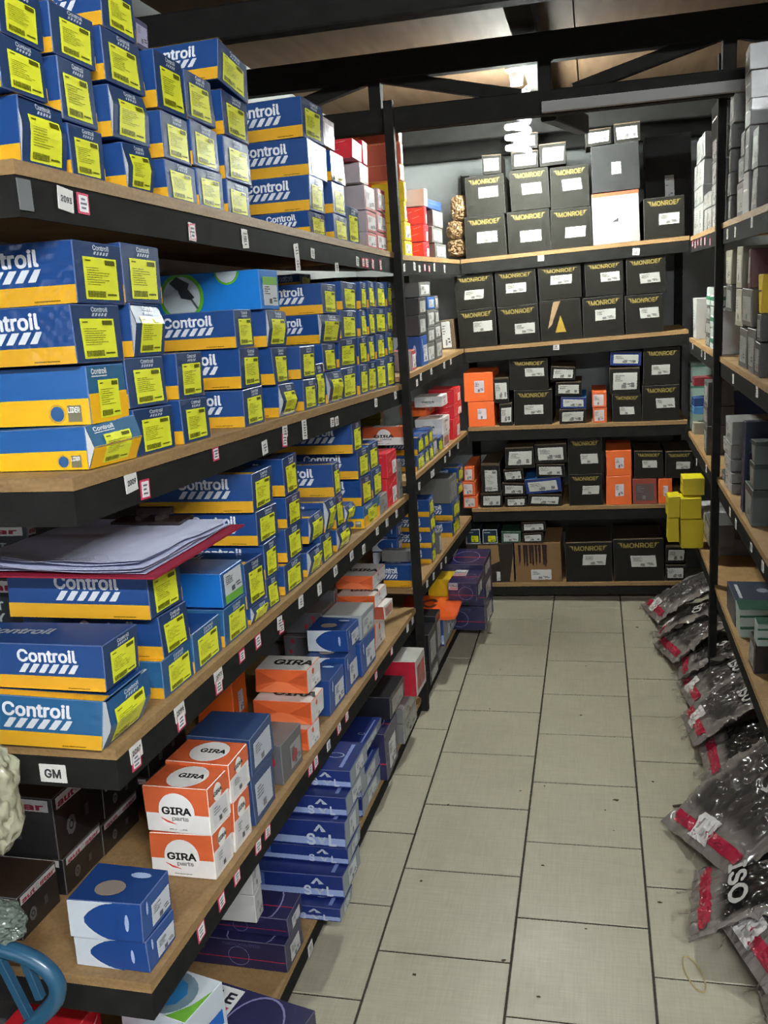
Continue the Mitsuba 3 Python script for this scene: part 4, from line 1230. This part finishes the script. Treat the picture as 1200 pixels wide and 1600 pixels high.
def on_board(u, v, up=0.0):
    u, v = np.asarray(u)[..., None], np.asarray(v)[..., None]
    p = (1 - u) * (1 - v) * A + u * (1 - v) * B + u * v * Cc + (1 - u) * v * D
    p = p.copy()
    p[..., 2] += up
    return p


mb = MB()
v, f = grid_mesh(lambda u, v: on_board(u, v, 0.003), 5, 5, 0.003)
mb.add(v, f, '8d1f33')
mb.entry('clipboard', 'carton_print')
tag('clipboard', 'red clipboard lying on the blue and yellow cartons', 'clipboard')
mb = MB()
for lay in range(5):
    rr = random.Random(lay + 40)
    du, dv, k1 = rr.uniform(-0.02, 0.03), rr.uniform(-0.02, 0.02), rr.uniform(0, 6)

    def sheet(u, v, du=du, dv=dv, k1=k1, lay=lay):
        p = on_board(0.03 + du + 0.9 * u, 0.02 + dv + 0.93 * v)
        wave = 0.006 * np.sin(5 * u + k1) * (1 - v) + 0.004 * np.sin(9 * v + 2 * k1)
        curl = 0.014 * np.clip(0.35 - u, 0, 1) * (1.2 - v) + 0.01 * np.clip(u - 0.7, 0, 1) * (1 - v)
        p[..., 2] += 0.006 + 0.0045 * lay * (0.5 + 0.5 * (1 - v)) + np.maximum(wave, -0.001) * (0.4 + 0.15 * lay) + curl * (lay / 2.0)
        return p
    v, f = grid_mesh(sheet, 22, 22, 0.0006)
    mb.add(v, f, 'b3b5cb' if lay else 'a6a8be')
mb.entry('clipboard__paper_sheets', 'matte_print')
tag('clipboard__paper_sheets', 'wavy white paper sheets')
mb = MB()
p0 = on_board(np.array(0.48), np.array(0.93))
ax = (Cc - D) / np.linalg.norm(Cc - D)
ay = np.cross((0, 0, 1), ax)
Mx = np.eye(4)
Mx[:3, 0], Mx[:3, 1], Mx[:3, 3] = ax, ay, p0
mb.box((-0.07, -0.035, 0.018), (0.07, 0.02, 0.0225), '2c1f1c', Mx)
mb.box((-0.07, 0.016, 0.002), (0.07, 0.022, 0.022), '2c1f1c', Mx)
for x in (-0.02, 0.02):
    mb.box((x - 0.006, -0.02, 0.0225), (x + 0.006, 0.012, 0.03), '3a2c28', Mx)
mb.box((-0.035, 0.002, 0.028), (0.035, 0.016, 0.04), '2c1f1c', Mx)
mb.entry('clipboard__clip', 'shiny_film')
tag('clipboard__clip', 'dark brown metal clip')

# ------------------------------------------------------------------ bagged mats heaped under the right rack
BAGS = [  # y, edge x, yaw, length, width, lift, tint, what, label
    (4.17, 0.235, 8, 0.38, 0.34, 0.0, 0, 'plain', 'clear plastic bag with red header, deepest at the end of the heap'),
    (3.90, 0.27, -14, 0.36, 0.34, 0.05, 1, 'label', 'dark bagged mat with white label on a red strip, by the end rack'),
    (3.68, 0.265, 10, 0.36, 0.32, 0.02, 0, 'plain', 'crumpled clear bag with pink glints, behind the right post'),
    (3.49, 0.31, -6, 0.34, 0.26, 0.06, 1, 'zero', 'black bagged mat with a white ring mark beside the right post'),
    (3.28, 0.31, 4, 0.37, 0.32, 0.02, 0, 'label', 'grey bagged mat with white label at the foot of the right post'),
    (3.00, 0.295, 2, 0.40, 0.33, 0.03, 0, 'label', 'grey bagged mat with white label on red strip, below the right post'),
    (2.76, 0.32, -3, 0.40, 0.36, 0.05, 1, 'plain', 'flat black-edged bagged mat in the middle of the heap'),
    (2.53, 0.32, 6, 0.42, 0.36, 0.09, 2, 'swirl', 'bagged mat printed with a red letter S'),
    (2.28, 0.25, 24, 0.44, 0.38, 0.06, 0, 'label', 'bag with slanting red header strip and crumpled white label'),
    (2.08, 0.22, -8, 0.42, 0.34, 0.0, 1, 'iso', 'dark bagged mat reading ISO with a red end tab, lying on the tiles'),
    (1.90, 0.30, 12, 0.42, 0.36, 0.07, 0, 'label', 'nearest bag with upright red strip and square white label'),
    (1.70, 0.335, 0, 0.40, 0.34, 0.02, 2, 'label', 'bagged mat with red edge at the lower corner of the heap'),
]
for bi, (y, xe, yaw, Lb, Wb, lift, tint, what, lab) in enumerate(BAGS):
    tiltx = math.radians(26 + (bi % 3) * 3)
    ca, sa = math.cos(math.radians(yaw)), math.sin(math.radians(yaw))
    ax = np.array([ca * math.cos(tiltx), sa * math.cos(tiltx), math.sin(tiltx)])
    ay0 = np.array([-sa, ca, 0.0])
    ay = ay0 * math.cos(0.16) + np.array([0, 0, -1.0]) * math.sin(0.16)
    o = np.array([xe, y, 0.016 + lift * 0.35 + Wb / 2 * math.sin(0.16)])
    nrm = np.cross(ax, ay)
    nrm /= np.linalg.norm(nrm)

    def surf(u, v, bi=bi, ax=ax, ay=ay, o=o, nrm=nrm, Lb=Lb, Wb=Wb):
        u, v = np.asarray(u, float), np.asarray(v, float)
        fall = np.clip(1 - u / 0.35, 0, 1)
        p = o + ax * (u * Lb)[..., None] + ay * ((v - 0.5) * Wb)[..., None]
        q = np.stack([u * 5, v * 5, np.full(u.shape, bi * 3.7)], -1)
        w1 = meshkit.fbm(q, 3, seed=3) - 0.5
        ridge = np.abs(meshkit.noise(q * np.array([1.3, 2.6, 1]) + 9, seed=8) - 0.5)
        q2 = q + 3.1 * np.stack([w1, -w1, w1], -1)
        ridge2 = np.abs(meshkit.noise(q2 * np.array([2.2, 2.0, 1]) + 31, seed=12) - 0.5)
        puff = 0.018 * (1 - (2 * np.clip(u, 0, 1) - 1) ** 4) * (1 - (2 * v - 1) ** 4)
        p = p + nrm * (puff + 0.026 * w1 - 0.009 * np.exp(-((ridge / 0.06) ** 2)) + 0.006 * np.exp(-((ridge2 / 0.08) ** 2)))[..., None]
        p[..., 2] = np.maximum(p[..., 2] - 0.02 * fall, 0.008 + 0.002 * (1 + w1))
        return p
    nu, nv = 84, 76
    U, V = np.meshgrid(np.linspace(0, 1, nu), np.linspace(0, 1, nv), indexing='ij')
    u, v = U.ravel(), V.ravel()
    top = surf(u, v)
    bot = top - nrm * (0.03 * np.clip(np.minimum.reduce([u * 6, (1 - u) * 6, v * 6, (1 - v) * 6]), 0.05, 1))[:, None]
    bot[:, 2] = np.maximum(bot[:, 2], 0.002)
    q = np.stack([u * 4, v * 4, np.full(u.shape, bi * 1.7)], -1)
    n1 = meshkit.fbm(q, 3, seed=5)
    inside = np.clip(np.minimum.reduce([(u - 0.17) * 14, (0.97 - u) * 14, (v - 0.07) * 14, (0.93 - v) * 14]) + (n1 - 0.5) * 2, 0, 1)[:, None]
    core = {0: lin('413e3c'), 1: lin('1f1e1e'), 2: lin('5a4b4a')}[tint]
    margin = lin('7a736e')
    col = margin * (1 - inside) + core * inside
    col = col * (0.8 + 0.4 * n1[:, None])
    F = [[i * nv + j, (i + 1) * nv + j, (i + 1) * nv + j + 1, i * nv + j + 1] for i in range(nu - 1) for j in range(nv - 1)]
    n = nu * nv
    F2 = F + [[a + n for a in f_[::-1]] for f_ in F]
    edge = [i * nv for i in range(nu)] + [(nu - 1) * nv + j for j in range(1, nv)] + [i * nv + nv - 1 for i in range(nu - 2, -1, -1)] + [j for j in range(nv - 2, 0, -1)]
    for i in range(len(edge)):
        a, b = edge[i], edge[(i + 1) % len(edge)]
        F2.append([b, a, a + n, b + n])
    F2 = np.array(F2)
    F2 = np.vstack([F2[:, [0, 1, 2]], F2[:, [0, 2, 3]]])
    bk_ = numbered('plastic_bag')
    scene[bk_] = mikit.ply((np.vstack([top, bot]), F2), 'bag_film', smooth=True, color=np.vstack([col, col * 0.7]))
    tag(bk_, lab, 'plastic bag')

    def patch(name, u0, u1, v0, v1, colr, off=0.0035, bsdf='carton_gloss', lab=None, shape=None):
        a, b = np.meshgrid(np.linspace(u0, u1, 30), np.linspace(v0, v1, 30), indexing='ij')
        a, b = a.ravel(), b.ravel()
        if shape is not None:
            a, b = shape(a, b)
        P = surf(a, b) + nrm * off
        m_ = MB()
        m_.add(P, [[i * 30 + j, (i + 1) * 30 + j, (i + 1) * 30 + j + 1, i * 30 + j + 1] for i in range(29) for j in range(29)], colr)
        k_ = sub(bk_, name)
        m_.entry(k_, bsdf)
        if lab:
            tag(k_, lab)
        return k_
    patch('header_strip', 0.06, 0.135, 0.08, 0.92, 'a3203a', lab='crimson header strip')
    if what == 'label' or bi == 0:
        patch('paper_label', 0.04, 0.2, 0.42, 0.66, 'cfcac6', 0.0055, 'matte_print', 'white price label')
        mm = MB()
        for i in range(4):
            a, b = np.array([0.07, 0.07, 0.17, 0.17]), np.array([0.46 + i * 0.045, 0.475 + i * 0.045, 0.475 + i * 0.045, 0.46 + i * 0.045])
            mm.add(surf(a, b) + nrm * 0.0070, [[0, 1, 2, 3]], '8f8c8a')
        mm.entry(sub(bk_, 'label_print'), 'matte_print')
    if what in ('iso', 'label', 'zero'):
        t_ = {'iso': 'ISO', 'label': 'ISO', 'zero': 'O'}[what]
        vv_, ff_, wd_ = text2d(t_)
        sc_ = 0.10
        tu, tv = (0.25 if what == 'iso' else 0.5) + vv_[:, 1] * 0.11, (0.75 if what == 'iso' else 0.42) - vv_[:, 0] * (0.24 if what == 'iso' else 0.13)
        hgt = np.mean([(surf(tu + a_, tv + b_) - (o + ax * ((tu + a_) * Lb)[:, None] + ay * ((tv + b_ - 0.5) * Wb)[:, None])) @ nrm for a_ in (-0.08, 0, 0.08) for b_ in (-0.08, 0, 0.08)], 0)
        P = o + ax * (tu * Lb)[:, None] + ay * ((tv - 0.5) * Wb)[:, None] + nrm * (hgt + 0.011)[:, None]
        mm = MB()
        mm.add(P, ff_, 'b5b2ae')
        mm.entry(sub(bk_, 'print'), 'matte_print')
        for s_ in (0.0, 0.07):
            patch('printed_stripe', 0.55, 0.9, 0, 1, 'a8938f', 0.0025, 'carton_gloss', shape=lambda a, b, s_=s_: (a, 0.25 + s_ + 0.5 * (a - 0.55) / 0.35 + 0.025 * b))
    if what == 'swirl':
        vv_, ff_, wd_ = text2d('S')
        P = surf(0.5 + vv_[:, 1] * 0.3, 0.75 - vv_[:, 0] * 0.45) + nrm * 0.002
        mm = MB()
        mm.add(P, ff_, '9d2f3c')
        mm.entry(sub(bk_, 'print'), 'matte_print')
    # loose clear film at the open end
    rr = random.Random(bi + 70)
    ph = rr.uniform(0, 6)

    def film(a, b, ph=ph):
        P = surf(0.10 - 0.2 * a, 0.06 + 0.88 * b)
        P[..., 2] = np.maximum(P[..., 2], 0.004) + 0.006 + 0.010 * (1 + np.sin(b * 19 + ph + 4 * a)) * a + 0.008 * (1 + np.sin(b * 41 + 9 * a + 2 * ph)) * a
        return P
    a, b = np.meshgrid(np.linspace(0, 1, 10), np.linspace(0, 1, 36), indexing='ij')
    P = film(a.ravel(), b.ravel())
    Ff = np.array([[i * 36 + j, (i + 1) * 36 + j, (i + 1) * 36 + j + 1, i * 36 + j + 1] for i in range(9) for j in range(35)])
    k_ = sub(bk_, 'open_end')
    scene[k_] = mikit.ply((P, Ff), 'clear_film', smooth=True)
    tag(k_, 'loose clear film at the open end')


# ------------------------------------------------------------------ odd packages
def blob(center, radii, seed, amp, n=4, freq=5.0, squash=2.6):
    m = trimesh.creation.icosphere(subdivisions=n)
    d = m.vertices
    s_ = (np.abs(d) ** squash).sum(1) ** (-1 / squash)
    p = d * s_[:, None]
    w1 = meshkit.fbm(p * freq / 2 + seed, 4, seed=seed) - 0.5
    cr = np.abs(meshkit.noise(p * freq + seed * 3, seed=seed + 1) - 0.5)
    p = p * (1 + amp * w1 - amp * 0.5 * np.exp(-((cr / 0.05) ** 2)))[:, None]
    v = p * np.asarray(radii) + np.asarray(center)
    return v, np.array(m.faces), 0.8 + 0.4 * w1 + 0.0 * cr


for i, (c, r_, lab) in enumerate((((-0.618, 4.50, 1.732), (0.05, 0.09, 0.045), 'flat kraft paper parcel on the corner of the top shelf'),
                                  ((-0.622, 4.50, 1.812), (0.045, 0.085, 0.046), 'crumpled kraft paper parcel between two other parcels'),
                                  ((-0.602, 4.50, 1.909), (0.042, 0.08, 0.062), 'round crumpled brown paper parcel on top of its pile'))):
    v, f, sh = blob(c, r_, 21 + i, 0.35)
    k_ = numbered('paper_parcel')
    scene[k_] = mikit.ply((v, f), 'carton_gloss', smooth=35 if False else False, color=lin('8d7352')[None] * sh[:, None])
    tag(k_, lab, 'parcel', 'kraft paper parcels in the corner')
v, f, sh = blob((-0.862, 0.985, 0.90), (0.075, 0.06, 0.095), 5, 0.3)
k_ = numbered('hanging_plastic_bag')
scene[k_] = mikit.ply((v, f), 'shiny_film', smooth=True, color=lin('b9b79a')[None] * sh[:, None])
tag(k_, 'pale yellowish crumpled plastic bag hanging at the near end of the shelves', 'plastic bag')
v, f, sh = blob((-0.855, 0.985, 0.708), (0.05, 0.03, 0.028), 9, 0.4)
k_ = numbered('crumpled_film')
scene[k_] = mikit.ply((v, f), 'shiny_film', smooth=True, color=lin('6f7a70')[None] * sh[:, None])
tag(k_, 'crumpled greenish clear film lying on the blue handle', 'plastic film')


def tube(pts, r, n=10, per=8):
    pts = np.array(pts, float)
    t = np.arange(len(pts))
    from scipy.interpolate import CubicSpline
    p = CubicSpline(t, pts)(np.linspace(0, t[-1], per * (len(pts) - 1) + 1))
    d = np.gradient(p, axis=0)
    d /= np.linalg.norm(d, axis=1, keepdims=True)
    ref = np.array([0.0, 1.0, 0.0])
    s_ = np.cross(d, ref)
    s_ /= np.linalg.norm(s_, axis=1, keepdims=True) + 1e-9
    w_ = np.cross(s_, d)
    a = np.linspace(0, 2 * math.pi, n + 1)[:-1]
    v = (p[:, None] + r * (np.cos(a)[None, :, None] * s_[:, None] + np.sin(a)[None, :, None] * w_[:, None])).reshape(-1, 3)
    f = []
    for i in range(len(p) - 1):
        for j in range(n):
            x, y_ = i * n + j, i * n + (j + 1) % n
            f += [[x, y_, y_ + n], [x, y_ + n, x + n]]
    c0, c1 = len(v), len(v) + 1
    v = np.vstack([v, p[0], p[-1]])
    for j in range(n):
        f += [[c0, (j + 1) % n, j], [c1, (len(p) - 1) * n + j, (len(p) - 1) * n + (j + 1) % n]]
    return v, np.array(f)


hy = 0.97
mb = MB()
v, f = tube([(-1.0, hy, 0.012), (-1.0, hy, 0.3), (-0.97, hy, 0.62), (-0.90, hy, 0.682), (-0.826, hy, 0.676), (-0.772, hy, 0.655), (-0.755, hy, 0.615), (-0.785, hy, 0.572), (-0.83, hy, 0.52), (-0.87, hy, 0.38), (-0.88, hy, 0.012)], 0.0125)
mb.add(v, f, '24506b')
mb.entry('trolley_handle', 'carton_gloss')
scene['trolley_handle'] = mikit.ply((v, f[:, ::-1]), 'carton_gloss', smooth=True, color=np.tile(lin('24506b'), (len(v), 1)))
for i, (a, b) in enumerate((((-0.845, hy, 0.672), (-0.81, hy, 0.565)), ((-0.80, hy, 0.664), (-0.785, hy, 0.60)))):
    m = bar(a, b, 0.012, 0.012, (0, 1, 0))
    mb = MB()
    mb.add(m.vertices, m.faces, '224a63')
    mb.entry('trolley_handle__rib' + (f'_{i:03d}' if i else ''), 'carton_gloss')
tag('trolley_handle', 'blue tubular handle standing on the floor at the near end of the left rack', 'handle')


def loose(kind, x, y, z, W, D, H, yaw, nm, lab, tilt=0.0, mat='carton_gloss', seed_=1):
    """A carton off the shelves: its front face looks along +x turned by yaw."""
    C = Carton(W, D, H, BLUE, seed_, 0.003)
    KINDS[kind][0](C)
    A_ = np.eye(4)
    A_[:3, 3] = (-W / 2, -D / 2, 0)
    X = trimesh.transformations.translation_matrix((x, y, z)) @ rot((0, 0, 1), 90 + yaw) @ rot((1, 0, 0), tilt) @ A_
    k = numbered(nm)
    C.mb.entry(k, mat, X, C.warp)
    if C.st:
        C.st.entry(k + '__paper_label', 'paper_label', X, C.warp)
    tag(k, lab, 'carton')
    return k


KINDS['kit'] = (None,) * 4


def kit(C):
    C.col = 'c3cbd0'
    C.base()
    C.poly('T', [(0, 0), (0.75, 0.0), (0.35, 0.1), (0, 0.3)], '6fae3c', 1)
    C.disc('T', 0.45, 0.55, 0.36, 0.42, '6f8792', 2, n=24)
    C.disc('T', 0.45, 0.55, 0.26, 0.3, '2a76ad', 3, n=9)
    C.disc('T', 0.45, 0.55, 0.1, 0.12, '1e4f86', 4, n=9)
    C.quad('T', 0.05, 0.9, 0.95, 0.97, '2a66b4', 1)
    C.quad('F', 0.1, 0.2, 0.9, 0.5, '2a66b4', 1)


KINDS['kit'] = (kit, '', '', '')
fz = 0.105
loose('fras', -0.695, 1.34, fz + 0.003, 0.17, 0.30, 0.13, -12, 'brake_pad_carton', 'big navy carton with red line lying nearest on the bottom shelf', seed_=901)
loose('kit', -0.765, 1.285, fz + 0.136, 0.11, 0.15, 0.10, -14, 'clutch_carton', 'white, blue and green carton on the nearest navy carton', seed_=902)
loose('red', -0.985, 1.22, fz + 0.003, 0.12, 0.14, 0.2, -4, 'bearing_carton', 'red carton under the blue handle, bottom shelf of the left rack', seed_=903)
loose('blu', -0.90, 1.155, fz + 0.003, 0.08, 0.2, 0.08, 3, 'blue_carton', 'low blue carton under the near corner of the left rack', seed_=904)
# orange packet over the far cartons
mb = MB()
ob = [np.array(x) for x in ((-0.80, 3.46, 0.262), (-0.555, 3.45, 0.262), (-0.555, 3.70, 0.262), (-0.80, 3.71, 0.262))]


def packet(u, v):
    u, v = np.asarray(u)[..., None], np.asarray(v)[..., None]
    p = (1 - u) * (1 - v) * ob[0] + u * (1 - v) * ob[1] + u * v * ob[2] + (1 - u) * v * ob[3]
    p = p + np.array([0, 0, 1.0]) * (0.012 * np.sin(3.1 * u) * np.sin(3.1 * v) + 0.003 * np.sin(14 * u + 9 * v))
    return p


v, f = grid_mesh(packet, 16, 16, 0.012)
mb.add(v, f, 'df5a22')
mb.entry('orange_packet', 'carton_gloss')
mb = MB()
t = np.linspace(0.3, 2 * math.pi - 0.3, 22)
uu = np.concatenate([0.48 + 0.15 * np.cos(t), 0.48 + 0.09 * np.cos(t)])
vv_ = np.concatenate([0.5 + 0.2 * np.sin(t), 0.5 + 0.12 * np.sin(t)])
mb.add(packet(uu, vv_) + [0, 0, 0.0015], [[i, i + 1, 22 + i + 1, 22 + i] for i in range(21)], '5a2a1c')
mb.entry('orange_packet__print', 'matte_print')
tag('orange_packet', 'flat orange packet with a dark ring print lying on dark cartons past the post', 'packet')

# ------------------------------------------------------------------ litter on the tiles
SPECKS = [(-0.479, 3.949, 22), (0.177, 4.05, 14), (-0.061, 3.148, 8), (0.052, 2.583, 16), (-0.152, 2.23, 10), (-0.471, 2.122, 9), (-0.425, 1.777, 9), (0.147, 2.112, 12), (0.166, 2.703, 8), (-0.045, 3.598, 6), (-0.137, 1.749, 9),
          (-0.035, 1.988, 5), (-0.455, 2.503, 7), (-0.397, 3.172, 6), (-0.392, 3.541, 5), (0.018, 2.524, 6), (0.04, 2.419, 4), (-0.241, 2.606, 6), (-0.168, 2.643, 5), (-0.224, 1.851, 10), (0.252, 3.635, 5)]
mb = MB()
for i, (x, y, s_) in enumerate(SPECKS):
    rr = random.Random(i + 300)
    n = 8
    a = np.linspace(0, 2 * math.pi, n + 1)[:-1]
    rad = np.array([rr.uniform(0.5, 1.0) for _ in a]) * s_ * 0.0007
    st_ = rr.uniform(0.4, 0.9)
    v = np.stack([x + rad * np.cos(a), y + rad * st_ * np.sin(a), np.full(n, 0.0012)], 1)
    v = np.vstack([v, [x, y, 0.0012 + s_ * 0.00012], v - [0, 0, 0.0008]])
    mb.add(v, [[j, (j + 1) % n, n] for j in range(n)] + [[j, j + n + 1, (j + 1) % n + n + 1] for j in range(n)] + [[j, (j + 1) % n + n + 1, (j + 1) % n] for j in range(n)], '4b3f2e')
mb.entry('dirt_specks', 'matte_print')
tag('dirt_specks', 'small brown specks of dirt scattered over the floor tiles', 'dirt', kind='stuff')
m = bar((0.216, 2.562, 0.0035), (0.345, 2.612, 0.0035), 0.007, 0.005)
mb = MB()
mb.add(m.vertices, m.faces, '4a4338')
mb.entry('dark_strip', 'matte_print')
tag('dark_strip', 'short dark strip lying on a tile beside the bags', 'strip')
t = np.linspace(0, 2 * math.pi, 40)
v, f = tube(np.stack([0.205 + 0.018 * np.cos(t) - 0.012 * np.sin(t), 1.865 + 0.055 * np.sin(t), np.full(40, 0.0028)], 1), 0.0016, 6, 1)
mb = MB()
mb.add(v, f, 'a39468')
mb.entry('rubber_band', 'matte_print')
tag('rubber_band', 'beige rubber band lying on the tile nearest the bags', 'rubber band')
